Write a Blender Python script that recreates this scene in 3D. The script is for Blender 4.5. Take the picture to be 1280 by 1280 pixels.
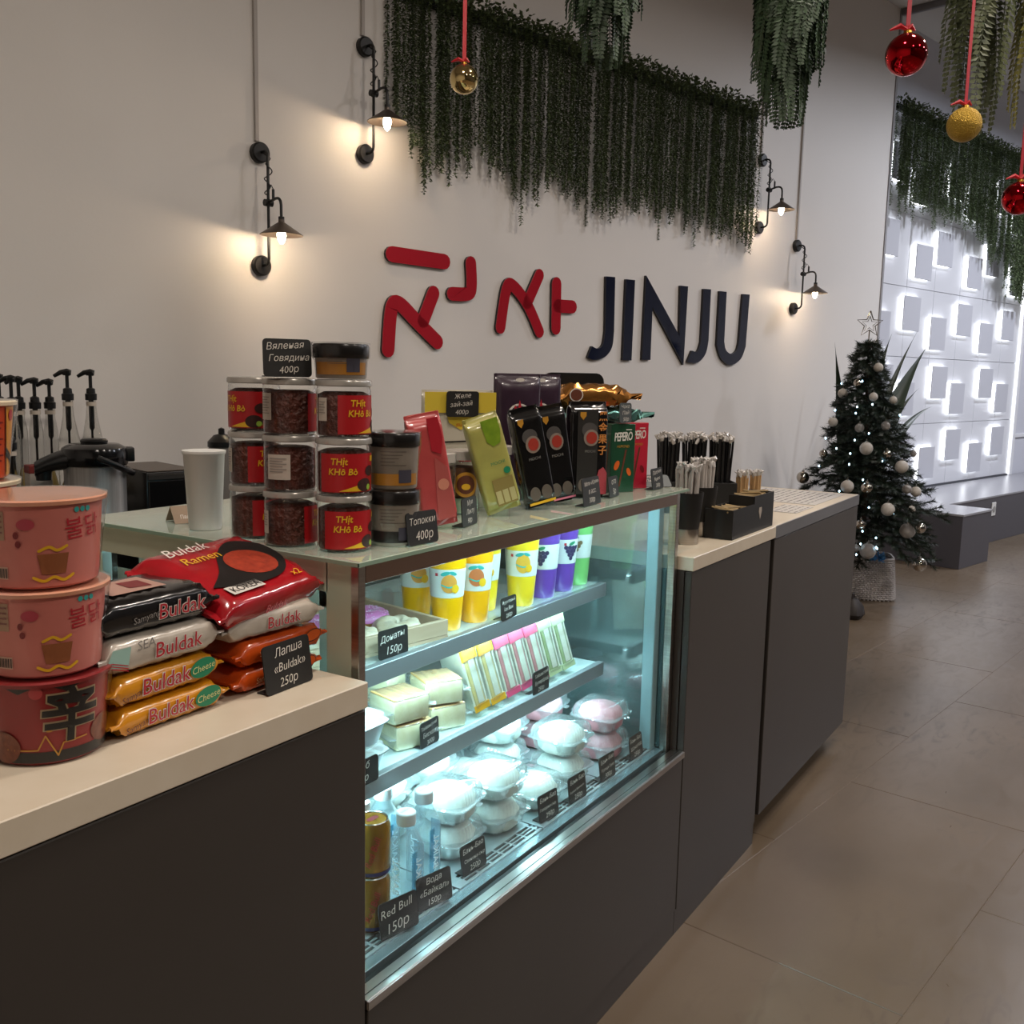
import bpy, bmesh, math, random
from mathutils import Vector, Matrix, Euler
for o in list(bpy.data.objects): bpy.data.objects.remove(o)
SC = bpy.context.scene
COL = SC.collection
R = math.radians
random.seed(7)

# ------------------------------------------------------------------ camera
YAW, PIT, ROL = R(32.344), R(8.095), R(1.219)
cam_data = bpy.data.cameras.new('camera'); cam_data.lens = 1237.09/1280*36; cam_data.sensor_width = 36
cam_data.clip_start = 0.02
cam = bpy.data.objects.new('camera', cam_data); COL.objects.link(cam)
fw = Vector((math.cos(YAW)*math.cos(PIT), math.sin(YAW)*math.cos(PIT), -math.sin(PIT)))
rt = Vector((math.sin(YAW), -math.cos(YAW), 0)); up = rt.cross(fw)
rt2 = math.cos(ROL)*rt + math.sin(ROL)*up; up2 = -math.sin(ROL)*rt + math.cos(ROL)*up
cm = Matrix((rt2, up2, -fw)).transposed().to_4x4(); cm.translation = (0, 0, 1.42)
cam.matrix_world = cm
SC.camera = cam

# wall frame: s runs along the back wall, n points at it
WA = R(-13.563)
TW = Vector((math.cos(WA), math.sin(WA), 0)); NW = Vector((-math.sin(WA), math.cos(WA), 0))
def W(s, n, z): return TW*s + NW*n + Vector((0, 0, z))
def tosn(x, y): return (TW.x*x+TW.y*y, NW.x*x+NW.y*y)

# ------------------------------------------------------------------ light
world = bpy.data.worlds.new('world'); SC.world = world; world.use_nodes = True
world.node_tree.nodes['Background'].inputs[0].default_value = (.05, .06, .09, 1)
world.node_tree.nodes['Background'].inputs[1].default_value = .25
SC.view_settings.view_transform = 'Standard'; SC.view_settings.look = 'None'
SC.view_settings.gamma = 1; SC.view_settings.use_curve_mapping = False
SC.view_settings.exposure = 0.5
CEIL = 4.29
CEIL_W = 36           # watts of one ceiling downlight
def lamp(kind, name, loc, energy, color, rot=(0, 0, 0), **kw):
    d = bpy.data.lights.new(name, kind); d.energy = energy; d.color = color
    for k, v in kw.items(): setattr(d, k, v)
    o = bpy.data.objects.new(name, d); COL.objects.link(o); o.location = loc; o.rotation_euler = rot
    return o
# (s, n, colour): downlights in the shop ceiling
DOWN = [(0.2, 0.6, 'w'), (2.8, 0.6, 'w'), (5.4, 0.6, 'n'), (8.8, 1.7, 'c'), (11, 1.7, 'c'), (0.2, -2.4, 'w'), (2.8, -2.4, 'w'), (5.4, -2.4, 'n'), (8.4, -2.0, 'c')]
TINT = {'w': (1, .89, .78), 'n': (1, .92, .88), 'c': (.86, .9, 1)}
for s, n, c in DOWN:
    lamp('AREA', 'downlight_lamp', W(s, n, CEIL-.09), CEIL_W*{'w': 1, 'n': 1.05, 'c': 2.0}[c], TINT[c], shape='DISK', size=.3, spread=R(165))

# ------------------------------------------------------------------ materials
def lin(c): return c/12.92 if c <= .04045 else ((c+.055)/1.055)**2.4
def hx(h):
    h = h.lstrip('#'); return tuple(lin(int(h[i:i+2], 16)/255) for i in (0, 2, 4)) + (1,)
MATS = {}
def mat(name, col, rough=.5, metal=0, spec=.5, noise=0, nscale=8, bump=0, bscale=60, col2=None, coat=0, emit=0, ecol=None, stretch=None, trans=0, sss=0):
    if name in MATS: return MATS[name]
    m = bpy.data.materials.new(name); m.use_nodes = True; nt = m.node_tree; b = nt.nodes['Principled BSDF']
    c = hx(col) if isinstance(col, str) else col
    b.inputs['Base Color'].default_value = c; b.inputs['Roughness'].default_value = rough
    b.inputs['Metallic'].default_value = metal; b.inputs['Specular IOR Level'].default_value = spec
    if coat: b.inputs['Coat Weight'].default_value = coat; b.inputs['Coat Roughness'].default_value = .08
    if trans: b.inputs['Transmission Weight'].default_value = trans
    if sss: b.inputs['Subsurface Weight'].default_value = sss; b.inputs['Subsurface Radius'].default_value = (.01, .008, .006); b.inputs['Subsurface Scale'].default_value = 1
    if emit:
        b.inputs['Emission Color'].default_value = hx(ecol) if isinstance(ecol, str) else (ecol or c); b.inputs['Emission Strength'].default_value = emit
    if noise or bump:
        tc = nt.nodes.new('ShaderNodeTexCoord'); mp = nt.nodes.new('ShaderNodeMapping')
        nt.links.new(tc.outputs['Object'], mp.inputs['Vector'])
        if stretch: mp.inputs['Scale'].default_value = stretch
    if noise:
        n = nt.nodes.new('ShaderNodeTexNoise'); n.inputs['Scale'].default_value = nscale; n.inputs['Detail'].default_value = 6
        nt.links.new(mp.outputs['Vector'], n.inputs['Vector'])
        r = nt.nodes.new('ShaderNodeValToRGB'); r.color_ramp.elements[0].position = .5-noise/2; r.color_ramp.elements[1].position = .5+noise/2
        d = hx(col2) if isinstance(col2, str) else (col2 or tuple(x*.8 for x in c[:3])+(1,))
        r.color_ramp.elements[0].color = d; r.color_ramp.elements[1].color = c
        nt.links.new(n.outputs['Fac'], r.inputs['Fac']); nt.links.new(r.outputs['Color'], b.inputs['Base Color'])
    if bump:
        n2 = nt.nodes.new('ShaderNodeTexNoise'); n2.inputs['Scale'].default_value = bscale; n2.inputs['Detail'].default_value = 4
        nt.links.new(mp.outputs['Vector'], n2.inputs['Vector'])
        bp = nt.nodes.new('ShaderNodeBump'); bp.inputs['Strength'].default_value = bump; bp.inputs['Distance'].default_value = .01
        nt.links.new(n2.outputs['Fac'], bp.inputs['Height']); nt.links.new(bp.outputs['Normal'], b.inputs['Normal'])
    MATS[name] = m; return m
def thin_glass(name, tint, ior=1.45, rough=.0, haze=0, hcol=(1, 1, 1, 1), edge=5):
    if name in MATS: return MATS[name]
    m = bpy.data.materials.new(name); m.use_nodes = True; nt = m.node_tree; nt.nodes.clear()
    out = nt.nodes.new('ShaderNodeOutputMaterial'); mx = nt.nodes.new('ShaderNodeMixShader')
    lw_ = nt.nodes.new('ShaderNodeLayerWeight'); lw_.inputs['Blend'].default_value = .5
    pw = nt.nodes.new('ShaderNodeMath'); pw.operation = 'POWER'; pw.inputs[1].default_value = edge; nt.links.new(lw_.outputs['Facing'], pw.inputs[0])
    f0 = ((ior-1)/(ior+1))**2; fr = nt.nodes.new('ShaderNodeMapRange'); fr.inputs[3].default_value = f0; fr.inputs[4].default_value = 1; nt.links.new(pw.outputs[0], fr.inputs[0])
    tr = nt.nodes.new('ShaderNodeBsdfTransparent'); tr.inputs['Color'].default_value = tint
    gl = nt.nodes.new('ShaderNodeBsdfGlossy'); gl.inputs['Roughness'].default_value = rough
    src = tr
    if haze:
        df = nt.nodes.new('ShaderNodeBsdfDiffuse'); df.inputs['Color'].default_value = hcol
        m2 = nt.nodes.new('ShaderNodeMixShader'); m2.inputs[0].default_value = haze
        nt.links.new(tr.outputs[0], m2.inputs[1]); nt.links.new(df.outputs[0], m2.inputs[2]); src = m2
    nt.links.new(fr.outputs[0], mx.inputs[0]); nt.links.new(src.outputs[0], mx.inputs[1]); nt.links.new(gl.outputs[0], mx.inputs[2])
    nt.links.new(mx.outputs[0], out.inputs[0]); MATS[name] = m; return m
def emis(name, col, strength):
    if name in MATS: return MATS[name]
    m = bpy.data.materials.new(name); m.use_nodes = True; nt = m.node_tree; nt.nodes.clear()
    o = nt.nodes.new('ShaderNodeOutputMaterial'); e = nt.nodes.new('ShaderNodeEmission')
    e.inputs[0].default_value = hx(col) if isinstance(col, str) else col; e.inputs[1].default_value = strength
    nt.links.new(e.outputs[0], o.inputs[0]); MATS[name] = m; return m

# ------------------------------------------------------------------ mesh helpers
class MB:
    def __init__(s): s.v = []; s.f = []
    def add(s, vs, fs, M=None):
        k = len(s.v)
        s.v += [tuple(M @ Vector(v)) for v in vs] if M is not None else [tuple(v) for v in vs]
        s.f += [tuple(i+k for i in f) for f in fs]; return s
    def box(s, x0, x1, y0, y1, z0, z1, b=0, M=None):
        if not b:
            return s.add([(x0,y0,z0),(x1,y0,z0),(x1,y1,z0),(x0,y1,z0),(x0,y0,z1),(x1,y0,z1),(x1,y1,z1),(x0,y1,z1)],
                  [(0,3,2,1),(4,5,6,7),(0,1,5,4),(1,2,6,5),(2,3,7,6),(3,0,4,7)], M)
        bm = bmesh.new(); bmesh.ops.create_cube(bm, size=1)
        for v in bm.verts: v.co = ((x0+x1)/2+v.co.x*(x1-x0), (y0+y1)/2+v.co.y*(y1-y0), (z0+z1)/2+v.co.z*(z1-z0))
        bmesh.ops.bevel(bm, geom=bm.edges[:], offset=b, segments=2 if b > .003 else 1, affect='EDGES', profile=.5)
        bm.verts.index_update()
        s.add([v.co[:] for v in bm.verts], [[v.index for v in f.verts] for f in bm.faces], M); bm.free(); return s
    def lathe(s, prof, seg=24, c=(0, 0, 0), M=None, sx=1, sy=1, caps=True, wob=None):
        n = len(prof); vs = []; fs = []
        for i, (r, z) in enumerate(prof):
            for k in range(seg):
                a = 2*math.pi*k/seg; q = r*(1 if wob is None else wob(a, z))
                vs.append((c[0]+q*math.cos(a)*sx, c[1]+q*math.sin(a)*sy, c[2]+z))
        for i in range(n-1):
            for k in range(seg):
                k2 = (k+1) % seg; fs.append((i*seg+k, i*seg+k2, (i+1)*seg+k2, (i+1)*seg+k))
        if caps:
            if prof[0][0] > 1e-5: fs.append(tuple(range(seg-1, -1, -1)))
            if prof[-1][0] > 1e-5: fs.append(tuple((n-1)*seg+k for k in range(seg)))
        return s.add(vs, fs, M)
    def tube(s, pts, r, seg=8, M=None, cap=True):
        P = [Vector(p) for p in pts]; n = len(P); rr = r if isinstance(r, (list, tuple)) else [r]*n
        vs = []; fs = []; prev = None
        for i in range(n):
            d = (P[min(i+1, n-1)]-P[max(i-1, 0)]).normalized()
            if prev is None:
                a = Vector((0, 0, 1)) if abs(d.z) < .9 else Vector((1, 0, 0)); u = d.cross(a).normalized()
            else:
                u = (prev - d*prev.dot(d)); u = u.normalized() if u.length > 1e-6 else d.orthogonal().normalized()
            prev = u; w = d.cross(u)
            for k in range(seg):
                t = 2*math.pi*k/seg; vs.append(tuple(P[i]+rr[i]*(math.cos(t)*u+math.sin(t)*w)))
        for i in range(n-1):
            for k in range(seg):
                k2 = (k+1) % seg; fs.append((i*seg+k, i*seg+k2, (i+1)*seg+k2, (i+1)*seg+k))
        if cap: fs.append(tuple(range(seg-1, -1, -1))); fs.append(tuple((n-1)*seg+k for k in range(seg)))
        return s.add(vs, fs, M)
    def prism(s, poly, y0, y1, M=None):      # polygon in (x, z), extruded along y
        n = len(poly); vs = [(x, y0, z) for x, z in poly]+[(x, y1, z) for x, z in poly]
        fs = [tuple(range(n)), tuple(range(2*n-1, n-1, -1))]+[(i, i+n, (i+1) % n+n, (i+1) % n) for i in range(n)]
        return s.add(vs, fs, M)
    def grid(s, fn, nu, nv, M=None, closeu=False):
        vs = [fn(i/(nu if closeu else nu-1), j/(nv-1)) for j in range(nv) for i in range(nu)]; fs = []
        for j in range(nv-1):
            for i in range(nu if closeu else nu-1):
                a = j*nu+i; b = j*nu+(i+1) % nu; fs.append((a, b, b+nu, a+nu))
        return s.add(vs, fs, M)
    def mesh(s, name, m=None, smooth=True, ang=35):
        me = bpy.data.meshes.new(name); me.from_pydata(s.v, [], s.f)
        bm = bmesh.new(); bm.from_mesh(me); bmesh.ops.recalc_face_normals(bm, faces=bm.faces[:]); bm.to_mesh(me); bm.free()
        if smooth:
            me.polygons.foreach_set('use_smooth', [True]*len(me.polygons)); me.set_sharp_from_angle(angle=R(ang))
        if m: me.materials.append(m)
        return me
def obj(name, mesh, m=None, parent=None, loc=(0, 0, 0), rot=(0, 0, 0), smooth=True, ang=35):
    if isinstance(mesh, MB): mesh = mesh.mesh(name, m, smooth, ang)
    o = bpy.data.objects.new(name, mesh); COL.objects.link(o); o.parent = parent; o.location = loc; o.rotation_euler = rot
    return o
def tag(o, label, cat, group=None, kind=None):
    if label: o['label'] = label
    if cat: o['category'] = cat
    if group: o['group'] = group
    if kind: o['kind'] = kind
    return o
def thing(name, label, cat, loc=(0, 0, 0), rot=(0, 0, 0), group=None):
    o = bpy.data.objects.new(name, None); o.empty_display_size = .05; COL.objects.link(o); o.location = loc
    o.rotation_euler = rot if isinstance(rot, (tuple, list, Euler)) else (0, 0, rot)
    return tag(o, label, cat, group)
def dup(root, loc=None, rot=None, label=None, parent=None):
    r = root.copy(); COL.objects.link(r); r.parent = parent
    if loc is not None: r.location = loc
    if rot is not None: r.rotation_euler = rot if isinstance(rot, (tuple, list)) else (0, 0, rot)
    if label: r['label'] = label
    for ch in CH(root):
        c = ch.copy(); COL.objects.link(c); c.parent = r
        for g in CH(ch):
            d = g.copy(); COL.objects.link(d); d.parent = c
    return r
def CH(o): return [x for x in COL.objects if x.parent == o]
def struct(name, mb, m, loc=(0, 0, 0), rot=(0, 0, 0), smooth=True, label=None, parent=None):
    o = obj(name, mb, m, parent, loc, rot, smooth); o['kind'] = 'structure'
    if label: o['label'] = label
    return o
WR = (0, 0, WA)

def rrect(w, h, r, n=4):                       # rounded rectangle centred in x, standing on z=0
    p = []
    for cx, cz, a0 in ((w/2-r, r, -90), (w/2-r, h-r, 0), (-w/2+r, h-r, 90), (-w/2+r, r, 180)):
        for k in range(n+1): a = R(a0+90*k/n); p.append((cx+r*math.cos(a), cz+r*math.sin(a)))
    return p
def capsule(pts, hw, n=6):                     # outline of a round-ended stroke along pts, 2D
    P = [Vector(p) for p in pts]; L = []; Rr = []
    for i, p in enumerate(P):
        d = (P[min(i+1, len(P)-1)]-P[max(i-1, 0)]).normalized(); nn = Vector((-d.y, d.x)); L.append(p+nn*hw); Rr.append(p-nn*hw)
    d = (P[-1]-P[-2]).normalized(); a0 = math.atan2(d.y, d.x)
    e1 = [P[-1]+hw*Vector((math.cos(a0+R(90-180*k/n)), math.sin(a0+R(90-180*k/n)))) for k in range(1, n)]
    d = (P[0]-P[1]).normalized(); a0 = math.atan2(d.y, d.x)
    e0 = [P[0]+hw*Vector((math.cos(a0+R(90-180*k/n)), math.sin(a0+R(90-180*k/n)))) for k in range(1, n)]
    return [tuple(q) for q in L+e1+Rr[::-1]+e0]

# text as flat geometry: list of (verts2d, faces), x right, y up
_tc = {}
def text2d(body, size=1, shear=0, align='CENTER', offset=0, spacing=1, line=1):
    key = (body, shear, align, offset, spacing, line)
    if key not in _tc:
        cu = bpy.data.curves.new('lettering', 'FONT'); cu.body = body; cu.size = 1; cu.shear = shear; cu.align_x = align
        cu.offset = offset; cu.space_character = spacing; cu.space_line = line; cu.resolution_u = 2; cu.fill_mode = 'FRONT'
        t = bpy.data.objects.new('lettering', cu); me = bpy.data.meshes.new_from_object(t)
        vs = [(v.co.x, v.co.y) for v in me.vertices]; fs = [tuple(p.vertices) for p in me.polygons]
        bpy.data.objects.remove(t); bpy.data.curves.remove(cu); bpy.data.meshes.remove(me)
        if not vs: vs, fs = [(0, 0), (.1, 0), (.1, .1)], [(0, 1, 2)]
        _tc[key] = (vs, fs)
    vs, fs = _tc[key]
    return [(x*size, y*size) for x, y in vs], fs
def flat(vf, y=0, dx=0, dz=0, rot=0, sx=1, sz=1):   # stand 2D shape up in the xz plane facing -y
    c, s_ = math.cos(rot), math.sin(rot)
    return [(dx+(x*sx)*c-(z*sz)*s_, y, dz+(x*sx)*s_+(z*sz)*c) for x, z in vf[0]], vf[1]
def poly2d(pts): return (list(pts), [tuple(range(len(pts)))])
def ell2d(rx, rz, n=20, cx=0, cz=0): return poly2d([(cx+rx*math.cos(2*math.pi*k/n), cz+rz*math.sin(2*math.pi*k/n)) for k in range(n)])
def fine(vf, mx=.006):                       # cut a flat shape finely enough to bend
    bm = bmesh.new(); vv = [bm.verts.new((x, z, 0)) for x, z in vf[0]]
    for f in vf[1]:
        try: bm.faces.new([vv[i] for i in f])
        except ValueError: pass
    bmesh.ops.triangulate(bm, faces=bm.faces[:])
    for _ in range(4):
        e = [q for q in bm.edges if q.calc_length() > mx]
        if not e: break
        bmesh.ops.subdivide_edges(bm, edges=e, cuts=1); bmesh.ops.triangulate(bm, faces=[q for q in bm.faces if len(q.verts) > 3])
    bm.verts.index_update(); r = ([(v.co.x, v.co.y) for v in bm.verts], [tuple(v.index for v in f.verts) for f in bm.faces]); bm.free(); return r
def wrap(vf, rf, phi0, z0, eps=.001, dx=0, dz=0, rot=0, sx=1):   # wrap a 2D shape on a round body
    c, s_ = math.cos(rot), math.sin(rot); out = []; vf = fine(vf)
    for x, z in vf[0]:
        x *= sx; x, z = dx+x*c-z*s_, dz+x*s_+z*c; r = rf(z0+z)+eps; a = phi0+x/r; out.append((r*math.cos(a), r*math.sin(a), z0+z))
    return out, vf[1]
def wpatch(mb, rf, phi0, x0, x1, z0, z1, eps=.0006, nu=14, nv=4):     # curved rectangle on a round body
    def fn(u, v):
        z = z0+(z1-z0)*v; r = rf(z)+eps; a = phi0+(x0+(x1-x0)*u)/r; return (r*math.cos(a), r*math.sin(a), z)
    return mb.grid(fn, nu, nv)
def pick(m, vfs):
    mb = MB()
    for vs, fs in vfs: mb.add(vs, fs)
    return mb
def camphi(x, y): return math.atan2(-y, -x)

# ================================================================== the room
WALLN = 3.85
M_wall = mat('wall_paint', '#d6d1cc', .5, noise=.6, nscale=1.5, col2='#d2cdc8', bump=.03, bscale=90)
M_wall2 = mat('grey_wall_paint', '#c6c7d0', .6)
M_ceil = mat('ceiling_paint', '#c2c0be', .8)
M_dark = mat('dark_laminate', '#38332f', .42, spec=.4, noise=.5, nscale=3, col2='#35302c')
M_black = mat('black_plastic', '#0b0b0c', .35)
M_blackm = mat('black_metal', '#141312', .45, spec=.4)
M_steel = mat('brushed_steel', '#b9b4ae', .28, 1, noise=.5, nscale=6, col2='#a09a94', stretch=(1, 1, 40))
M_white = mat('white_laminate', '#c2b6a3', .4, noise=.3, nscale=20, col2='#beb19d')

def floor_mat():
    m = bpy.data.materials.new('stone_tile'); m.use_nodes = True; nt = m.node_tree; b = nt.nodes['Principled BSDF']
    g = nt.nodes.new('ShaderNodeNewGeometry')
    def noise(scale, detail, dist=0, st=None):
        n = nt.nodes.new('ShaderNodeTexNoise'); n.inputs['Scale'].default_value = scale; n.inputs['Detail'].default_value = detail; n.inputs['Distortion'].default_value = dist
        if st:
            mp = nt.nodes.new('ShaderNodeMapping'); mp.inputs['Scale'].default_value = st; mp.inputs['Rotation'].default_value = (0, 0, .5)
            nt.links.new(g.outputs['Position'], mp.inputs['Vector']); nt.links.new(mp.outputs['Vector'], n.inputs['Vector'])
        else: nt.links.new(g.outputs['Position'], n.inputs['Vector'])
        return n
    n1 = noise(1.6, 5); r1 = nt.nodes.new('ShaderNodeValToRGB')
    r1.color_ramp.elements[0].position = .32; r1.color_ramp.elements[0].color = hx('#544738'); r1.color_ramp.elements[1].position = .72; r1.color_ramp.elements[1].color = hx('#655748')
    nt.links.new(n1.outputs['Fac'], r1.inputs['Fac'])
    n2 = noise(7, 8, 1.2, (1, 2.6, 1)); r2 = nt.nodes.new('ShaderNodeValToRGB')
    r2.color_ramp.elements[0].position = .53; r2.color_ramp.elements[0].color = (0, 0, 0, 1); r2.color_ramp.elements[1].position = .74; r2.color_ramp.elements[1].color = (1, 1, 1, 1)
    nt.links.new(n2.outputs['Fac'], r2.inputs['Fac'])
    n3 = noise(.8, 2); r3 = nt.nodes.new('ShaderNodeValToRGB'); r3.color_ramp.elements[0].position = .45; r3.color_ramp.elements[1].position = .62
    nt.links.new(n3.outputs['Fac'], r3.inputs['Fac'])
    mul = nt.nodes.new('ShaderNodeMath'); mul.operation = 'MULTIPLY'; nt.links.new(r2.outputs['Color'], mul.inputs[0]); nt.links.new(r3.outputs['Color'], mul.inputs[1])
    m2 = nt.nodes.new('ShaderNodeMath'); m2.operation = 'MULTIPLY'; m2.inputs[1].default_value = .9; nt.links.new(mul.outputs[0], m2.inputs[0])
    mx = nt.nodes.new('ShaderNodeMixRGB'); mx.inputs[2].default_value = hx('#35261a')
    nt.links.new(m2.outputs[0], mx.inputs[0]); nt.links.new(r1.outputs['Color'], mx.inputs[1]); nt.links.new(mx.outputs[0], b.inputs['Base Color'])
    rr = nt.nodes.new('ShaderNodeMapRange'); rr.inputs[3].default_value = .24; rr.inputs[4].default_value = .38
    nt.links.new(n2.outputs['Fac'], rr.inputs[0]); nt.links.new(rr.outputs[0], b.inputs['Roughness'])
    bp = nt.nodes.new('ShaderNodeBump'); bp.inputs['Strength'].default_value = .04; bp.inputs['Distance'].default_value = .004
    nt.links.new(n2.outputs['Fac'], bp.inputs['Height']); nt.links.new(bp.outputs['Normal'], b.inputs['Normal'])
    return m
S0, S1, N0 = -2.6, 13.5, -4.2
fl = struct('floor', MB().box(S0, S1, N0, 4.0, -.06, -.0015), mat('grout', '#463c33', .8), rot=WR, label='beige stone tile floor with fine joints')
M_tile = floor_mat(); TA = R(-7.9); tdir = Vector((math.cos(TA), math.sin(TA), 0)); tnor = Vector((-math.sin(TA), math.cos(TA), 0))
tile_me = MB().box(-.599, .599, -.299, .299, -.012, 0, b=.0015).mesh('tile', M_tile)
for j in range(-11, 9):
    off = .635+.597*j+.2985
    for i in range(-4, 14):
        c = tdir*(1.2*i+(.6 if j % 2 else 0)+.35)+tnor*off; s, n = tosn(c.x, c.y)
        if S0+.35 < s < S1-.35 and N0+.25 < n < 3.9:
            t = obj('tile', tile_me, None, fl); t.matrix_parent_inverse = Matrix.Identity(4)
            t.location = Matrix.Rotation(-WA, 3, 'Z') @ c; t.rotation_euler = (0, 0, TA-WA)
            t.scale = (1, .597/.598, 1)
struct('ceiling', MB().box(S0, S1, N0, 4.1, CEIL, CEIL+.1), M_ceil, rot=WR)
struct('wall_back', MB().box(S0, 7.87, WALLN, WALLN+.2, 0, CEIL), M_wall, rot=WR, label='long pale wall carrying the sign letters')
struct('wall_left', MB().box(S0-.1, S0, N0, 4.05, 0, CEIL), M_wall, rot=WR)
struct('wall_right', MB().box(S1, S1+.1, N0, 4.05, 0, CEIL), M_wall, rot=WR)
struct('wall_front', MB().box(S0, S1, N0-.1, N0, 0, CEIL), mat('dark_shopfront', '#3a3835', .3), rot=WR)
lw = struct('wall_lit', MB().box(7.87, S1, 3.972, 4.08, 0, CEIL), M_wall2, rot=WR, label='grey white panel wall behind the bench')
M_panel = mat('white_panel', '#c9cad0', .38)
zr = [.42, 1.02, 1.617, 2.217, 2.82, 3.42]; sc_ = [7.98-.103, 8.545, 9.105, 9.67, 10.235, 10.8, 11.27]
for a in range(6):
    for b in range(5):
        obj('panel', MB().box(sc_[a]+.0025, sc_[a+1]-.0025, 3.958, 3.972, zr[b]+.0025, zr[b+1]-.0025, b=.001), M_panel, lw)
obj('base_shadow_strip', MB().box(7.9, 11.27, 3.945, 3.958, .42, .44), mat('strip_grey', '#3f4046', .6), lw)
struct('trim_1', MB().box(7.84, 7.87, 3.842, 3.85, 0, CEIL, b=.001), mat('trim_grey', '#8d8b8d', .5), rot=WR, label='slim vertical trim at the end of the pale wall')
struct('trim_2', MB().box(7.85, 7.89, -2.5, 3.84, CEIL-.05, CEIL, b=.004), mat('rail_grey', '#77757a', .4), rot=WR, label='slim grey rail along the ceiling')
struct('trim_3', MB().box(11.29, 11.36, 3.93, 3.972, .42, 3.42, b=.003), mat('edge_white', '#d8d8dc', .4), rot=WR, label='white upright edging the panel wall')
obj('edge_light', MB().box(11.275, 11.289, 3.94, 3.972, .43, 3.4), emis('edge_glow', (.93, .96, 1, 1), 2), bpy.data.objects['trim_3'])
struct('trim_4', MB().box(11.37, S1, 3.955, 3.972, .82, .86, b=.003), mat('edge_white', '#d8d8dc'), rot=WR, label='white dado rail beyond the panel wall')

# downlights on the ceiling
dl = None
for k, (s, n, c) in enumerate(DOWN):
    p = W(s, n, CEIL)
    if dl is None:
        dl = thing('ceiling_downlight', 'round white downlight on the ceiling', 'downlight', p, group='ceiling downlights')
        obj('housing', MB().lathe([(.0, -.005), (.17, -.005), (.185, -.06), (.175, -.06), (.165, -.02), (0, -.02)], 24), mat('white_metal', '#d8d6d2', .4), dl)
    else: dup(dl, p)

# lit boxes of the panel wall
M_glow = emis('led_white', (.93, .96, 1, 1), 4.0)
lb = thing('light_box', 'grey square light box glowing white at its edges on panel wall', 'wall light', group='glowing boxes on the panel wall')
obj('front_plate', MB().box(-.16, .16, -.012, 0, -.147, .147, b=.002), mat('plate_grey', '#b9bac2', .5), lb)
obj('glow_core', MB().box(-.156, .156, 0, .03, -.143, .143), M_glow, lb)
first = True
BX = [(8.09,2.59),(8.77,2.44),(9.19,2.59),(9.89,2.44),(10.31,2.59),(10.98,2.44),
      (8.04,1.84),(8.60,1.99),(9.17,1.84),(9.74,1.99),(10.29,1.84),(10.85,1.99),
      (8.16,1.40),(8.60,1.25),(9.28,1.40),(9.71,1.25),(10.39,1.40),(10.83,1.25),
      (8.02,.66),(8.58,.81),(9.14,.66),(9.70,.81),(10.26,.66),(10.82,.81),
      (8.21,3.20),(8.64,3.06),(9.34,3.20),(9.77,3.06),(10.46,3.20),(10.89,3.06)]
for s, z in BX:
    p = W(s, 3.958-.03, z)
    if first: lb.location = p; lb.rotation_euler = WR; first = False
    else: dup(lb, p, WR)

# L-shaped bench under the panel wall
bn = thing('bench', 'low dark grey L-shaped bench with pale top under the panel wall', 'bench', W(9.5, 3.6, 0), WR)
def BL(x): return x-9.5
M_bench = mat('bench_laminate', '#46444a', .45); M_bt = mat('bench_top', '#8b8a8f', .3)
obj('body', MB().box(BL(7.58), BL(8.14), 2.94-3.6, 3.84-3.6, 0, .405, b=.002).box(BL(8.14), BL(13.4), 3.285-3.6, 3.955-3.6, 0, .405, b=.002), M_bench, bn)
obj('seat_top', MB().prism([(0, 0), (1, 0), (1, 1), (0, 1)], 0, 0) if False else MB().add(
    [(BL(a), b-3.6, z) for z in (.405, .42) for a, b in ((7.575, 2.935), (8.145, 2.935), (8.145, 3.28), (13.4, 3.28), (13.4, 3.955), (7.9, 3.955), (7.9, 3.84), (7.575, 3.84))],
    [tuple(range(7, -1, -1)), tuple(range(8, 16))]+[(i, (i+1) % 8, (i+1) % 8+8, i+8) for i in range(8)]), M_bt, bn, smooth=False)
sk = thing('wall_socket', 'small white socket on the bench front', 'socket', W(9.12, 3.285, .3), WR)
obj('plate', MB().box(-.045, .045, -.008, 0, -.06, .06, b=.003), mat('socket_white', '#c9c7c4', .4), sk)
obj('outlet', MB().lathe([(.001, 0), (.028, 0), (.028, .004)], 16, M=Matrix.Translation((0, -.008, 0)) @ Matrix.Rotation(R(90), 4, 'X')), mat('socket_dim', '#8f8d8a', .5), sk)

# ================================================================== sign letters
M_red = mat('red_acrylic', '#a31a28', .16, coat=.6)
def navy():
    m = mat('navy_acrylic', '#070f26', .1, coat=.4); return m
M_navy = navy(); M_edge = mat('letter_edge', '#140f12', .4)
def letter(name, polys, m, label, cat='letter', dep=.014, off=.004, group=None):
    xs = [x for p in polys for x, _ in p]; zs = [z for p in polys for _, z in p]; cs = (min(xs)+max(xs))/2; cz = min(zs)
    o = thing(name, label, cat, W(cs, WALLN-off, cz), WR, group)
    f = MB(); e = MB()
    for p in polys:
        q = [(x-cs, z-cz) for x, z in p]; f.prism(q, -dep, -dep+.004); e.prism(q, -dep+.004, off-.0005)
    obj('face', f, m, o, ang=25); obj('edge', e, M_edge, o, ang=25)
    return o
def sm(pts, n=6):          # smooth polyline (Catmull-Rom)
    out = []; P = [pts[0]]+list(pts)+[pts[-1]]
    for i in range(1, len(P)-2):
        for k in range(n):
            t = k/n; a, b, c, d = P[i-1], P[i], P[i+1], P[i+2]
            out.append(tuple(.5*((2*b[j])+(-a[j]+c[j])*t+(2*a[j]-5*b[j]+4*c[j]-d[j])*t*t+(-a[j]+3*b[j]-3*c[j]+d[j])*t**3) for j in range(2)))
    return out+[pts[-1]]
letter('red_sign_stroke', [capsule([(2.895, 1.952), (3.215, 1.946)], .037)], M_red, 'long horizontal red bar above the first red character', 'sign')
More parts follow.
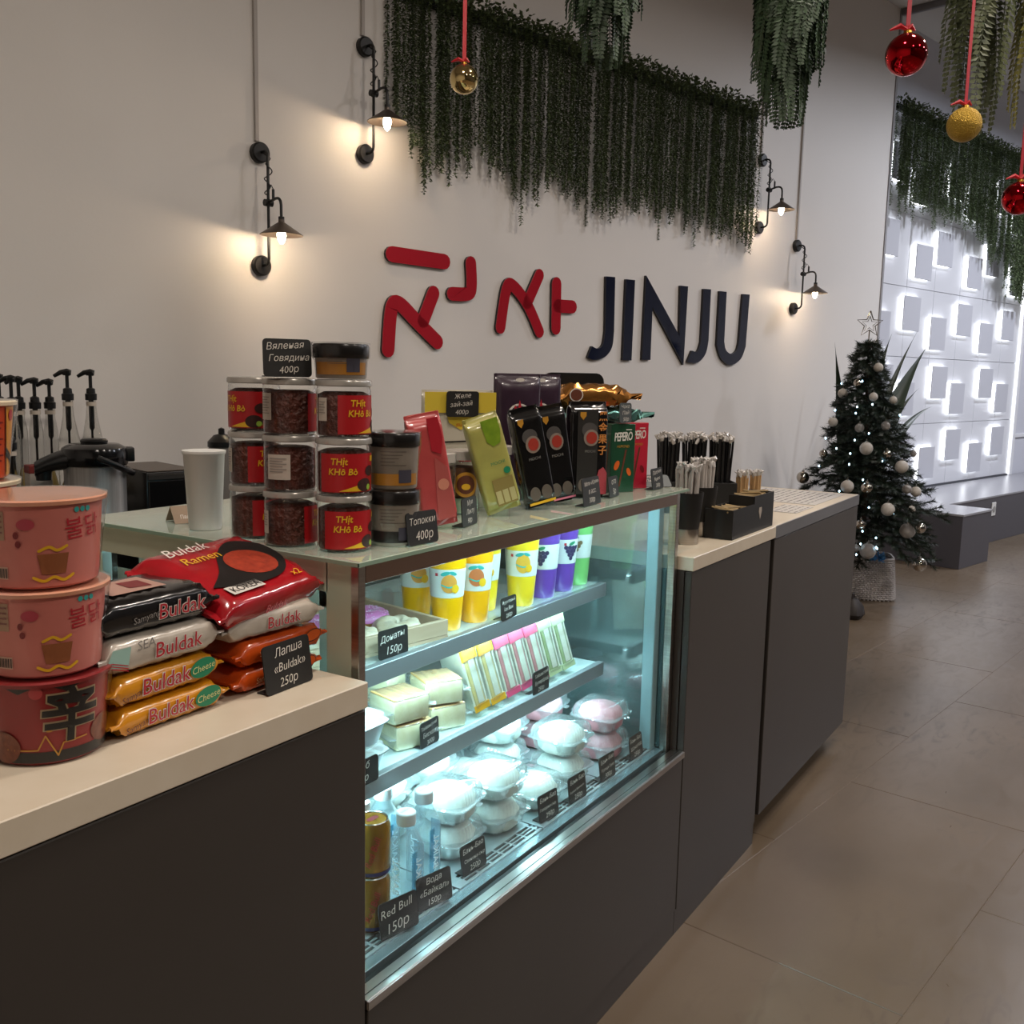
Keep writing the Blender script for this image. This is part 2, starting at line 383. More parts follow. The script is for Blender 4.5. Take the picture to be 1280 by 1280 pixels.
letter('red_sign_stroke', [capsule(sm([(2.874, 1.508), (2.893, 1.70), (2.94, 1.725), (3.05, 1.645), (3.175, 1.555)]), .036), capsule([(3.085, 1.655), (3.148, 1.79)], .036)], M_red, 'large red branching stroke under the long red bar', 'sign')
letter('red_sign_stroke', [capsule(sm([(3.389, 1.955), (3.396, 1.845), (3.375, 1.803), (3.268, 1.795)]), .034)], M_red, 'small red hook-shaped stroke beside the red bar', 'sign')
letter('red_sign_stroke', [capsule(sm([(3.602, 1.645), (3.640, 1.845), (3.69, 1.862), (3.80, 1.77), (3.893, 1.635)]), .033), capsule([(3.795, 1.782), (3.882, 1.935)], .033)], M_red, 'second red branching stroke between the hook and the upright', 'sign')
letter('red_sign_stroke', [capsule([(4.018, 1.9), (4.022, 1.66)], .036), capsule([(4.03, 1.781), (4.15, 1.783)], .036)], M_red, 'red upright stroke with a short side arm', 'sign')
letter('navy_letter', [[(4.428, 1.972), (4.508, 1.974)]+sm([(4.514, 1.665), (4.500, 1.57), (4.437, 1.512), (4.345, 1.494), (4.29, 1.508)])+sm([(4.325, 1.572), (4.375, 1.56), (4.42, 1.585), (4.437, 1.66)])], M_navy, 'glossy navy letter J at the start of the word')
letter('navy_letter', [[(4.609, 1.970), (4.690, 1.971), (4.685, 1.499), (4.603, 1.499)]], M_navy, 'glossy navy letter I in the wall sign')
letter('navy_letter', [[(4.795, 2.006), (5.150, 1.662), (5.138, 1.972), (5.217, 1.973), (5.205, 1.482), (4.867, 1.826), (4.866, 1.506), (4.786, 1.506)]], M_navy, 'glossy navy letter N with slanting sharp points')
letter('navy_letter', [[(5.386, 1.970), (5.466, 1.972)]+sm([(5.465, 1.645), (5.440, 1.56), (5.36, 1.502), (5.245, 1.501)])+sm([(5.290, 1.575), (5.35, 1.572), (5.382, 1.63)])], M_navy, 'glossy navy letter J between the N and the U')
letter('navy_letter', [[(5.565, 1.968), (5.644, 1.969)]+sm([(5.644, 1.645), (5.670, 1.59), (5.733, 1.566), (5.795, 1.59), (5.818, 1.645)])+[(5.837, 1.968), (5.918, 1.969)]+sm([(5.902, 1.62), (5.85, 1.535), (5.733, 1.492), (5.62, 1.533), (5.562, 1.62)])], M_navy, 'glossy navy letter U at the end of the word')

# ================================================================== wall sconces
M_shade_in = mat('shade_inside', '#cfc6b8', .5)
M_bulb = emis('bulb_glow', (1, .8, .55, 1), 40)
BULB_W = 22
def sconce(s, zt, zb, label):
    t = thing('wall_sconce', label, 'wall lamp', W(s, WALLN, zb), WR, 'black wall sconces'); H = zt-zb
    ros = [(.0, 0), (.042, 0), (.042, .022), (.036, .028), (0, .028)]; RM = Matrix.Rotation(R(90), 4, 'X')
    for z in (0, H): obj('rosette', MB().lathe(ros, 24, M=Matrix.Translation((0, 0, z)) @ RM), M_blackm, t)
    rod = [(0, -.02, H)]+[(0, -.075+.03*math.cos(R(a)), H-.03+.03*math.sin(R(a))) for a in (90, 120, 150, 180)]
    rod = [(0, -.02, H), (0, -.05, H)]+[(0, -.05-.025*math.sin(R(a)), H-.025+.025*math.cos(R(a))) for a in (30, 60, 90)]
    rod += [(0, -.075, .025)]+[(0, -.05-.025*math.cos(R(a)), .025-.025*math.sin(R(a))) for a in (30, 60, 90)]+[(0, -.02, 0)]
    obj('rod', MB().tube(rod, .0062, 8), M_blackm, t)
    zc = H*.545
    obj('clamp', MB().lathe([(.0, -.018), (.0145, -.018), (.0145, .018), (0, .018)], 12, M=Matrix.Translation((0, -.075, zc)) @ Matrix.Rotation(R(90), 4, 'Y')).lathe([(.011, -.014), (.011, .014)], 12, c=(0, -.075, zc)), M_blackm, t)
    arm = [(0, -.075, zc), (0, -.13, zc+.012)]+[(0, -.145-.03*math.sin(R(a)), zc-.018+.03*math.cos(R(a))) for a in (10, 35, 60, 90)]+[(0, -.176, zc-.075)]
    obj('arm', MB().tube(arm, .006, 8), M_blackm, t)
    zz = zc-.075
    sh = obj('shade', MB().lathe([(.012, .004), (.013, -.012), (.088, -.062), (.0875, -.0645), (.012, -.0155), (.0, -.0155)], 32, c=(0, -.176, zz)), mat('shade_metal', '#5b5048', .4, .6), t)
    obj('socket', MB().lathe([(.0, .01), (.0125, .01), (.0125, -.03), (0, -.03)], 14, c=(0, -.176, zz)), M_blackm, t)
    obj('bulb', MB().lathe([(.0, -.03), (.008, -.032), (.016, -.05), (.0185, -.065), (.014, -.085), (.006, -.097), (0, -.1)], 16, c=(0, -.176, zz)), M_bulb, t)
    cb = [(0, -.03, H)]
    for k in range(40):
        u = k/39; a = u*16; cb.append((.012*math.cos(a)+.006*math.sin(a*.4), -.075+.014*math.sin(a), H-.03-(H-zc-.06)*u))
    cb += [(.0, -.1, zc+.07), (0, -.115, zc+.05), (0, -.115, zc+.012)]
    obj('cable', MB().tube(cb, .0026, 5), M_black, t)
    obj('cable_plug', MB().tube([(0, -.115, zc+.012), (0, -.115, zc+.05)], .006, 8), M_black, t)
    lamp('POINT', 'bulb_lamp', W(s, WALLN-.176, zb+zz-.075), BULB_W, (1, .74, .48), shadow_soft_size=.018)
sconce(2.21, 2.30, 1.84, 'black wall sconce on the bare wall, lower of the pair by the red strokes')
sconce(2.745, 2.84, 2.38, 'black wall sconce at the end of the vine curtain above the red strokes')
sconce(5.995, 2.86, 2.42, 'black wall sconce at the end of the vine curtain above the letter U')
sconce(6.50, 2.35, 1.91, 'black wall sconce beside the letter U above the christmas tree')
M_cond = mat('conduit_white', '#a9a29d', .5)
for s, z, lb_ in ((2.2, 2.345, 'thin white cable conduit above the lower sconce by the red strokes'), (2.735, 2.885, 'thin white cable conduit above the sconce by the red strokes end of the vines'), (5.985, 2.905, 'thin white cable conduit above the sconce over the letter U'), (6.5, 2.395, 'thin white cable conduit above the sconce over the christmas tree')):
    tag(obj('cable_conduit', MB().box(-.009, .009, -.012, 0, 0, CEIL-z, b=.002), M_cond, None, W(s, WALLN, z), WR), lb_, 'conduit', 'cable conduits on the wall')

# ================================================================== hanging greenery
def leafmat(name, a, b):
    m = mat(name, a, .55, noise=.5, nscale=30, col2=b); return m
M_vine = leafmat('vine_green', '#61704a', '#3f4d30'); M_fern = leafmat('fern_green', '#3c5236', '#22311f'); M_pin = leafmat('pinnate_green', '#5a6040', '#343d28')
M_stem = mat('stem', '#3c3a28', .7)
def leaf(mb, p, d, up_, L, w):           # one folded pointed leaf
    p = Vector(p); d = Vector(d).normalized(); sd = d.cross(Vector(up_)); sd = sd.normalized() if sd.length > 1e-4 else d.orthogonal().normalized()
    nn = sd.cross(d); m_ = p+d*L*.45
    mb.add([p, m_+sd*w+nn*w*.3, p+d*L, m_-sd*w+nn*w*.3, m_], [(0, 4, 1), (1, 4, 2), (0, 3, 4), (3, 2, 4)][:4]) if L > .03 else mb.add([p, m_+sd*w, p+d*L, m_-sd*w], [(0, 1, 2, 3)])
def strand(L, rnd, ll=.020):
    mb = MB(); x = y = 0; n = int(L/.0105)
    pts = []
    for k in range(n+1):
        z = -L*k/n; x += rnd.uniform(-.0016, .0016); y += rnd.uniform(-.0012, .0012); pts.append((x, y, z))
        a0 = rnd.uniform(0, 6.28)
        for q in range(3):
            a = a0+q*2.09; leaf(mb, (x, y, z), (math.cos(a), math.sin(a)*.8, rnd.uniform(-.9, .1)), (0, 0, 1), rnd.uniform(.8, 1.25)*ll, ll*.34)
    mb.tube(pts[::6]+[pts[-1]], .0012, 3)
    return mb.mesh('vine_strand', M_vine, smooth=False)
rv = random.Random(3)
VAR = [strand(L, rv) for L in (.5, .62, .7, .76, .82, .9, .98)]
VARL = [.5, .62, .7, .76, .82, .9, .98]
def garland(L, hh, dd, count, rnd, ll=.03):
    mb = MB()
    for k in range(count):
        p = (rnd.uniform(-L/2, L/2), rnd.uniform(-dd, 0), rnd.uniform(-hh, hh)+.01*math.sin(k)); a = rnd.uniform(0, 6.28)
        leaf(mb, p, (math.cos(a), -.4+math.sin(a)*.6, rnd.uniform(-.6, .9)), (0, .3, 1), rnd.uniform(.7, 1.2)*ll, ll*.3)
    return mb
def curtain(label, s0, s1, n, z, nst, botf, rnd, grp=None):
    t = thing('vine_curtain', label, 'hanging vines', W((s0+s1)/2, n, z), WR)
    obj('support_board', MB().box(-(s1-s0)/2, (s1-s0)/2, -.03, 0, -.05, .0), mat('board_dark', '#1e231c', .8), t)
    g = obj('top_foliage', garland(s1-s0, .045, .1, int((s1-s0)*900), rnd), M_vine, t, smooth=False); g['kind'] = 'stuff'
    for k in range(nst):
        u = (k+rnd.random())/nst; x = -(s1-s0)/2+(s1-s0)*u
        L = z-botf(s0+(s1-s0)*u)+rnd.uniform(-.09, .06)
        if rnd.random() < .1: L += rnd.uniform(.03, .12)
        i = min(range(7), key=lambda q: abs(VARL[q]-L))
        o = obj('vine_strand', VAR[i], None, t, (x, -rnd.uniform(.012, .09), rnd.uniform(-.02, .02)), (0, 0, rnd.uniform(0, 6.28))); o.scale = (1, 1, L/VARL[i])
def interp(tab):
    def f(x):
        for (a, b), (c, d) in zip(tab, tab[1:]):
            if x <= c: return b+(d-b)*(x-a)/(c-a)
        return tab[-1][1]
    return f
curtain('dense artificial vine curtain on the wall above the sign letters', 2.86, 5.89, WALLN, 3.15, 240,
        interp([(2.86, 2.62), (2.98, 2.5), (3.06, 2.3), (3.2, 2.45), (3.4, 2.5), (3.6, 2.42), (3.68, 2.32), (3.9, 2.45), (4.25, 2.36), (4.4, 2.36), (4.7, 2.42), (5.0, 2.38), (5.5, 2.38), (5.75, 2.36), (5.89, 2.26)]), rv)
curtain('dense artificial vine curtain hanging over the top of the panel wall', 7.9, 11.25, 3.87, 3.6, 240,
        interp([(7.9, 2.88), (8.6, 2.86), (9.6, 2.82), (10.2, 2.62), (10.6, 2.3), (11.25, 2.2)]), rv)
for o in COL.objects:
    if o.name.startswith('vine_strand') and o.parent and o.parent.name.endswith('.001'): o.scale = (1.25, 1.25, o.scale.z)

def frond(L, rnd, out, pin, ll, wid):
    # a frond that leaves the pot rim, arches over and hangs down; pinnae on both sides
    mb = MB(); pts = []; n = max(14, int(L/pin))
    for k in range(n+1):
        u = k/n; x = out*(1-math.exp(-4*u))*1.0; z = .05*math.sin(min(1, u*4)*math.pi)-max(0, u-.06)*L
        pts.append(Vector((x, .02*math.sin(u*5+L*9), z)))
    mb.tube(pts[::3]+[pts[-1]], .0014, 4)
    for k in range(1, n):
        u = k/n; d = (pts[k+1]-pts[k-1]).normalized(); sd = d.cross(Vector((1, 0, .2))).normalized()
        l = ll*(1-.75*u**3)*min(1, .4+u*4)
        for sg in (-1, 1):
            leaf(mb, pts[k], sd*sg+d*.55+Vector((rnd.uniform(.0, .35), 0, 0)), (1, 0, 0), l*rnd.uniform(.85, 1.1), wid)
    return mb
def hanging_plant(label, pos, pot_z, bottom, rad, nfr, m, rnd, pin=.011, ll=.035, wid=.0045, name='hanging_fern'):
    t = thing(name, label, 'hanging plant', (pos[0], pos[1], pot_z))
    obj('pot', MB().lathe([(0, -.14), (.07, -.14), (.1, 0), (.094, 0), (.066, -.13), (0, -.13)], 20), mat('pot_dark', '#2a2622', .6), t)
    obj('hanger', MB().tube([(0, 0, .18), (0, 0, CEIL-pot_z)], .002, 5).tube([(.097, 0, 0), (0, 0, .18)], .0015, 4).tube([(-.05, .084, 0), (0, 0, .18)], .0015, 4).tube([(-.05, -.084, 0), (0, 0, .18)], .0015, 4), M_blackm, t)
    L = pot_z-bottom
    vs = [frond(L*q, rnd, rad*w, pin, ll, wid).mesh('frond', m, smooth=False) for q, w in ((1, .5), (.9, .9), (.82, 1), (.93, .7), (.7, 1.0), (.8, .4))]
    for k in range(nfr):
        o = obj('frond', vs[k % 6], None, t, (0, 0, 0), (0, 0, k*2.4+rnd.uniform(-.2, .2)))
        o.scale = (1, 1, rnd.uniform(.86, 1.03) if k % 6 else 1)
rf_ = random.Random(11)
hanging_plant('feathery green fern hanging in front of the vine curtain', (2.83, 1.50), 3.02, 2.31, .115, 58, M_fern, rf_, ll=.055, wid=.006)
hanging_plant('dense dark fern hanging at the end of the vine curtain above the letter U', (3.10, 1.01), 2.93, 2.13, .105, 66, M_fern, rf_, ll=.052, wid=.006)
hanging_plant('leafy trailing plant hanging above the gold glitter bauble', (3.44, .53), 2.9, 2.13, .11, 19, M_pin, rf_, pin=.016, ll=.042, wid=.008, name='trailing_plant')
hanging_plant('trailing plant coloured as if lit yellow, hanging beside the leafy plant above the panel wall', (3.50, .315), 2.9, 2.0, .13, 26, mat('pinnate_yellow_lit', '#8a8444', .55, noise=.5, nscale=25, col2='#5f6136'), rf_, pin=.016, ll=.04, wid=.008, name='trailing_plant')  # yellow light on this plant is put into its leaf colour
def bauble(name, label, p, r, m, ribbon_top, cat='bauble', group='baubles hanging from the ceiling', sx=1):
    t = thing(name, label, cat, p, group=group)
    obj('ball', MB().lathe([(r*math.sin(math.pi*k/20), -r*math.cos(math.pi*k/20)) for k in range(21)], 32), m, t)
    obj('cap', MB().lathe([(.0, r*1.1), (r*.2, r*1.1), (r*.22, r*.95), (r*.2, r*.93)], 14), mat('gold_cap', '#b58a3c', .25, 1), t)
    M_rib = mat('red_ribbon', '#b01624', .4)
    obj('ribbon', MB().add([(-.006, 0, r*1.08), (.006, 0, r*1.08), (.006, 0, ribbon_top), (-.006, 0, ribbon_top), (-.006, .001, r*1.08), (.006, .001, r*1.08), (.006, .001, ribbon_top), (-.006, .001, ribbon_top)],
        [(0, 1, 2, 3), (7, 6, 5, 4), (0, 4, 5, 1), (1, 5, 6, 2), (2, 6, 7, 3), (3, 7, 4, 0)]), M_rib, t, rot=(0, 0, YAW-R(60)))
    bow = MB()
    for sg, l in ((-1, .9), (1, .35)):
        bow.tube([(0, 0, r*1.15), (sg*r*.45*l, 0, r*1.32), (sg*r*1.0*l, 0, r*1.12)], [.0035, .006, .002], 6)
    obj('bow', bow, M_rib, t, rot=(0, 0, YAW-R(90)))
    return t
M_gold = mat('gold_mirror', '#dcc48a', .08, 1); M_redm = mat('red_mirror', '#b5121d', .07, 1)
M_glit = mat('gold_glitter', '#b8963f', .5, .8, bump=1, bscale=260)
bauble('gold_bauble', 'shiny gold bauble on a red ribbon in front of the vine curtain', (2.358, 1.681, 2.220), .04, M_gold, CEIL-2.22)
bauble('red_bauble', 'large shiny red bauble on a red ribbon', (2.201, .474, 2.070), .041, M_redm, CEIL-2.07)
bauble('glitter_bauble', 'gold glitter bauble on a red ribbon before the panel wall vines', (2.95, .475, 2.092), .044, M_glit, CEIL-2.092)
bauble('red_bauble', 'shiny red bauble beside the lowest vines of the panel wall', (2.862, .318, 1.879), .041, M_redm, CEIL-1.879)

# ================================================================== counters
FY = .889; CT = .983
def slab(name, x0, x1, y0, y1, z0, z1, m, label, cat, b=.002):
    o = thing(name, label, cat, ((x0+x1)/2, (y0+y1)/2, z0)); hx_, hy_ = (x1-x0)/2, (y1-y0)/2
    return o, hx_, hy_
def cabinet(x0, x1, z0, z1, label, yb=1.5, plinth=None, gap=None):
    t = thing('counter_cabinet', label, 'cabinet', ((x0+x1)/2, (FY+yb)/2, 0)); a = (x1-x0)/2; b = (yb-FY)/2
    obj('body', MB().box(-a, a, -b+.02, b, z0, z1), M_dark, t)
    obj('front_panel', MB().box(-a+.0015, a-.0015, -b, -b+.018, z0, z1-.001, b=.0015), M_dark, t)
    if plinth:
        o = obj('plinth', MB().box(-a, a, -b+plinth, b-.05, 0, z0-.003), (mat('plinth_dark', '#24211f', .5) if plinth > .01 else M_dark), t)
    return t
cabinet(-1.0, 1.03, .07, .943, 'wide dark grey counter cabinet under the noodle bowls and packs', 1.58, .004)
cabinet(1.032, 2.222, .07, .478, 'low dark grey counter cabinet under the glass display case', 1.58, .004)
cabinet(2.224, 2.828, .07, .947, 'dark grey counter cabinet under the straw cups', 1.55, .004)
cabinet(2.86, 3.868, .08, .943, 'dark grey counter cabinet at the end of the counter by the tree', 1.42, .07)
tag(obj('gap_strip', MB().box(2.829, 2.859, FY+.02, 1.4, .07, .943), M_black), 'black recessed strip standing in for the dark gap between the two end cabinets', 'gap strip')  # black strip paints the dark of the open gap between the cabinets
def worktop(x0, x1, yb, label, edge=None, z0=.945):
    t = thing('countertop', label, 'countertop', ((x0+x1)/2, (FY+yb)/2, z0)); a = (x1-x0)/2; b = (yb-FY)/2
    obj('top_board', MB().box(-a, a, -b+(.0015 if edge else -.003), b, 0, CT-z0, b=.0015), M_white, t)
    if edge: obj('edge_band', MB().box(-a, a, -b-.002, -b+.0015, 0, CT-z0-.0005), edge, t)
    return t
worktop(-1.0, 1.031, 1.6, 'cream countertop carrying the noodle bowls and packs')
worktop(2.226, 2.860, 1.58, 'cream countertop carrying the straw cups', z0=.948)
worktop(2.862, 3.872, 1.45, 'cream countertop with a grey front edge at the end by the tree', mat('grey_edge', '#5f6064', .3, noise=.6, nscale=14, col2='#4b4c50', stretch=(.3, 1, 1)))
# printed sheets lying on the end countertop
def paper(label, x0, x1, y0, y1, rows):
    t = thing('printed_sheet', label, 'paper', ((x0+x1)/2, (y0+y1)/2, CT+.0006)); a = (x1-x0)/2; b = (y1-y0)/2
    obj('sheet', MB().box(-a, a, -b, b, 0, .001), mat('sheet_white', '#b7b3ae', .35), t)
    mb = MB(); rr = random.Random(5)
    for k in range(rows):
        y = b*.85-2*b*.85*k/(rows-1); x = -a*.9
        while x < a*.85:
            l = rr.uniform(.015, .07); mb.add([(x, y, .0014), (min(x+l, a*.9), y, .0014), (min(x+l, a*.9), y+b*.5/rows, .0014), (x, y+b*.5/rows, .0014)], [(0, 1, 2, 3)]); x += l+.012
    obj('print', mb, mat('print_grey', '#5d5a58', .5), t)
paper('long printed sheet taped along the end countertop by the tree', 3.42, 3.83, .93, 1.30, 14)
paper('small shiny printed sheet on the end countertop beside the sugar box', 3.17, 3.37, .92, 1.02, 5)

# ================================================================== the glass display case
X0, X1, Y0, Y1, ZT, ZD = 1.055, 2.212, .925, 1.575, 1.146, .50
dc = thing('display_case', 'refrigerated glass display case with steel frame set into the counter', 'display case', (0, 0, 0))
G = thin_glass('clear_glass', (.93, .985, .97, 1), 1.42)
GF = thin_glass('front_glass', (.95, .985, .985, 1), 1.3)
M_sage = mat('sage_border', '#a7aa95', .35, spec=.6); M_inner = mat('case_white', '#c9d3d4', .35); M_shelf = mat('shelf_steel', '#858a8d', .35, .4)
obj('top_glass', MB().box(X0-.005, 2.258, Y0-.004, Y1+.01, ZT-.007, ZT, b=.001), thin_glass('top_glass', (.84, .92, .88, 1), 1.7, .02, .45, hx('#d9dccb')), dc)  # pale haze colour stands in for light from below and the reflected wall
obj('top_glass_edge', MB().box(X0-.0065, 2.2595, Y0-.0055, Y0-.0042, ZT-.0065, ZT-.0008).box(X0-.0065, X0-.0052, Y0-.0055, Y1+.01, ZT-.0065, ZT-.0008), mat('glass_edge_green', '#7f9684', .15), dc)
obj('front_glass', MB().box(X0+.014, X1-.014, Y0+.004, Y0+.009, .50, ZT-.035), GF, dc)
obj('right_glass', MB().box(X1-.012, X1-.007, Y0+.02, Y1-.02, .50, ZT-.02), thin_glass('side_glass', (.88, .97, .97, 1), 2.1, 0, .06, (.5, .8, .82, 1)), dc)  # teal diffuse haze imitates the hazy reflections on this pane
obj('left_glass', MB().box(X0+.006, X0+.011, Y0+.02, Y1-.02, .50, ZT-.02), G, dc)
# left side border and frame
obj('left_border', MB().box(X0, X0+.004, Y0+.004, Y0+.062, .5, ZT-.008).box(X0, X0+.004, Y1-.055, Y1, .5, ZT-.008).box(X0, X0+.004, Y0+.06, Y1-.055, ZT-.052, ZT-.008), M_sage, dc)
obj('inner_left_frame', MB().box(X0+.03, X0+.045, Y0+.07, Y0+.105, .5, ZT-.06).box(X0+.03, X0+.045, Y1-.12, Y1-.06, .5, ZT-.06).box(X0+.03, X0+.045, Y0+.07, Y1-.06, ZT-.085, ZT-.06), M_inner, dc)
obj('left_post', MB().box(X0-.001, X0+.014, Y0-.001, Y0+.014, .49, ZT-.008, b=.001), M_steel, dc)
obj('right_post', MB().box(X1-.014, X1+.003, Y0-.001, Y0+.018, .49, ZT-.008, b=.001), M_steel, dc)
obj('right_inner_post', MB().box(X1-.045, X1-.016, Y0+.03, Y0+.06, .5, ZT-.03, b=.002), mat('post_bluewhite', '#7d989c', .3), dc)
M_rail = mat('steel_rail', '#a38f86', .16, 1)
obj('top_rail', MB().box(X0+.014, X1-.012, Y0-.001, Y0+.014, ZT-.034, ZT-.008, b=.001), M_rail, dc)
obj('right_rail', MB().box(X1-.012, X1+.002, Y0+.018, Y1, ZT-.034, ZT-.008), M_steel, dc)
obj('back_frame', MB().box(X0, X0+.04, Y1-.03, Y1, .5, ZT-.008).box(X1-.04, X1, Y1-.03, Y1, .5, ZT-.008).box(X0+.04, X1-.04, Y1-.03, Y1, ZT-.05, ZT-.008).box(1.40, 1.43, Y1-.03, Y1, .5, ZT-.05).box(1.62, 1.65, Y1-.035, Y1-.005, .5, ZT-.05), M_inner, dc)
for a, b in ((X0+.04, 1.63), (1.64, X1-.04)): obj('back_door', MB().box(a, b, Y1-.02, Y1-.015, .52, ZT-.05), thin_glass('door_glass', (.7, .8, .82, 1), 1.6), dc)
obj('sill', MB().box(1.0305, 2.2225, .887, Y0-.006, .4785, .494, b=.001), M_steel, dc)
obj('sill_front', MB().box(1.0305, 2.2225, .8845, .8868, .4785, .493, b=.0005), M_steel, dc)
obj('sill_seam', MB().box(1.0305, 2.2225, .8990, .9005, .4785, .4945), M_black, dc)
obj('sill_groove', MB().box(X0, X1, Y0-.006, Y0+.004, .480, .491), M_black, dc)
obj('front_gutter', MB().box(X0+.012, X1-.012, Y0+.009, Y0+.03, .484, .497, b=.001), mat('gutter', '#8fa3a8', .25, .7), dc)
# deck with vent slots: plates around rows of slots
dk = obj('deck', MB().box(X0+.012, X1-.012, Y0+.028, Y1-.02, .480, ZD-.004, b=.001), M_black, dc)
pl = MB(); px = X0+.014
while px < X1-.02:
    x1_ = min(px+.288, X1-.014)
    pl.box(px, x1_, Y0+.062, Y1-.03, ZD-.004, ZD).box(px, x1_, Y0+.030, Y0+.036, ZD-.004, ZD)
    for q in (.044, .053): pl.box(px, x1_, Y0+q-.0018, Y0+q+.0018, ZD-.004, ZD)
    x = px
    pl.box(px, px+.03, Y0+.036, Y0+.062, ZD-.004, ZD-.0002)
    for k in range(6):
        x = px+.03+.042*k; pl.box(x+.036, x+.042, Y0+.036, Y0+.062, ZD-.004, ZD-.0002)
    px += .292
obj('vented_plate', pl, mat('deck_steel', '#aab4b6', .3, .6), dc, smooth=False)
SY = 1.07; SH1, SH2 = .913, .714
LED = emis('case_led', (.66, .94, 1, 1), 7)
for z in (SH1, SH2):
    s_ = obj('shelf', MB().box(1.075, 2.118, SY, Y1-.05, z-.008, z, b=.001), thin_glass('shelf_glass', (.85, .95, .95, 1), 1.6, .02, .4, hx('#dfe8e6')), dc)
    obj('front_lip', MB().box(1.07, 2.12, SY-.004, SY+.012, z-.030, z+.003, b=.001), M_shelf, dc)
    obj('led_strip', MB().box(1.10, 2.10, SY+.016, SY+.03, z-.016, z-.009), LED, dc)
    obj('shelf_rail', MB().box(1.075, 2.118, Y1-.075, Y1-.05, z-.03, z, b=.001), M_shelf, dc)
    for x in (1.09, 2.10): obj('bracket', MB().box(x-.004, x+.004, SY+.03, Y1-.05, z-.028, z-.008), M_shelf, dc)
obj('led_strip', MB().box(1.09, 2.17, Y0+.018, Y0+.03, ZT-.028, ZT-.014), LED, dc)
CASE_W = 3.1
lc = (.52, .9, 1)
for z, e in ((ZT-.03, .9), (SH1-.018, 1.1), (SH2-.018, 1.15)):
    y = Y0+.03 if z > 1 else SY+.025
    lamp('AREA', 'case_lamp', (1.6, y, z), CASE_W*e, lc, (R(22), 0, 0), shape='RECTANGLE', size=1.0, size_y=.012)

# ================================================================== price signs
M_chalk = mat('chalk_black', '#12110f', .55, noise=.4, nscale=60, col2='#191816'); M_ink = mat('chalk_ink', '#cfc9bf', .7); M_slate = mat('slate_grey', '#464b4d', .5)
def sign(label, p0, p1, z, h, lines, board=None, lean=-8, name='price_sign', size=.9, foot=True, r=.006, ink=None):
    w = math.hypot(p1[0]-p0[0], p1[1]-p0[1]); a = math.atan2(p1[1]-p0[1], p1[0]-p0[0])
    t = thing(name, label, 'price sign', ((p0[0]+p1[0])/2, (p0[1]+p1[1])/2, z+.0008), (0, 0, a))
    LM = Matrix.Rotation(R(lean), 4, 'X')
    obj('board', MB().prism(rrect(w, h, r), -.001, .001, LM), board or M_chalk, t, ang=50)
    if foot: obj('foot', MB().box(-w/2+.004, w/2-.004, .001, .022, 0, .0015, b=.0004), board or M_chalk, t)
    mb = MB(); n = len(lines); rr = random.Random(len(label)*7+n)
    lh = h*.94/n
    for k, ln in enumerate(lines):
        vf = text2d(ln, 1, .22, offset=-.006); wd = max(x for x, _ in vf[0])-min(x for x, _ in vf[0])
        sz = min(lh*.92*size, w*.84/max(wd, .01))
        xs = [x for x, _ in vf[0]]; cx = (max(xs)+min(xs))/2
        vs, fs = flat(([((x-cx)*sz, zz*sz) for x, zz in vf[0]], vf[1]), -.0017, rr.uniform(-.04, .04)*w, h*.97-lh*(k+.82)+lh*.08, R(rr.uniform(2, 6)))
        mb.add(vs, fs, LM)
    obj('lettering', mb, ink or M_ink, t, smooth=False)
    return t
# ================================================================== packs
def se(t, n):
    c, s_ = math.cos(t), math.sin(t)
    return (math.copysign(abs(c)**(2/n), c), math.copysign(abs(s_)**(2/n), s_))
def pack(L, Wd, T, n=5, fin=.012, wr=.0015, seed=0, taper=.13, stand=False, seg=28, rings=22, fw_=1.0):
    rnd = random.Random(seed); vs = []; fs = []
    ts = [-.5-fin/L, -.5]+[-.5+(k+.5)/(rings) for k in range(rings)]+[.5, .5+fin/L]
    for u in ts:
        e = .5-abs(u)
        if e <= 0: kz, ky = .0012/T*2, fw_
        else:
            q = min(1, e/taper); kz = max(.03, math.sin(q*math.pi/2)**.7); ky = fw_+(1-fw_)*q
        for k in range(seg):
            c, s_ = se(2*math.pi*k/seg, n if e > 0 else 12); w_ = rnd.uniform(-wr, wr)*(1.6 if e < taper else .6)
            p = (u*L+w_*.5, c*Wd/2*ky+w_*.4, s_*T/2*kz+(w_ if e > 0 else w_*.8))
            vs.append((p[1], p[2], p[0]+L/2+fin) if stand else (p[0], p[1], p[2]+T/2))
    m = len(ts)
    for i in range(m-1):
        for k in range(seg):
            k2 = (k+1) % seg; fs.append((i*seg+k, i*seg+k2, (i+1)*seg+k2, (i+1)*seg+k))
    fs += [tuple(range(seg)), tuple((m-1)*seg+k for k in range(seg))]
    mb = MB(); mb.add(vs, fs); return mb
def gl(name, c, rough=.22, c2=None): return mat(name, c, rough, spec=.6, coat=.4, noise=.5 if c2 else 0, nscale=25, col2=c2)
def deco(parent, name, m, vfs):
    if 'lettering' in name or 'print' in name or 'motif' in name or 'line' in name: return obj(name, pick(m, vfs), m, parent, smooth=False)
    for v in vfs: o = obj(name, pick(m, [v]), m, parent, smooth=False)
    return o
def outl(body, size, x, y, z, rot=0, shear=.1):   # lettering and its wider backing
    a = text2d(body, size, shear, offset=.0); b = text2d(body, size, shear, offset=.035)
    return flat(a, y-.0006, x, z, rot), flat(b, y, x, z, rot)
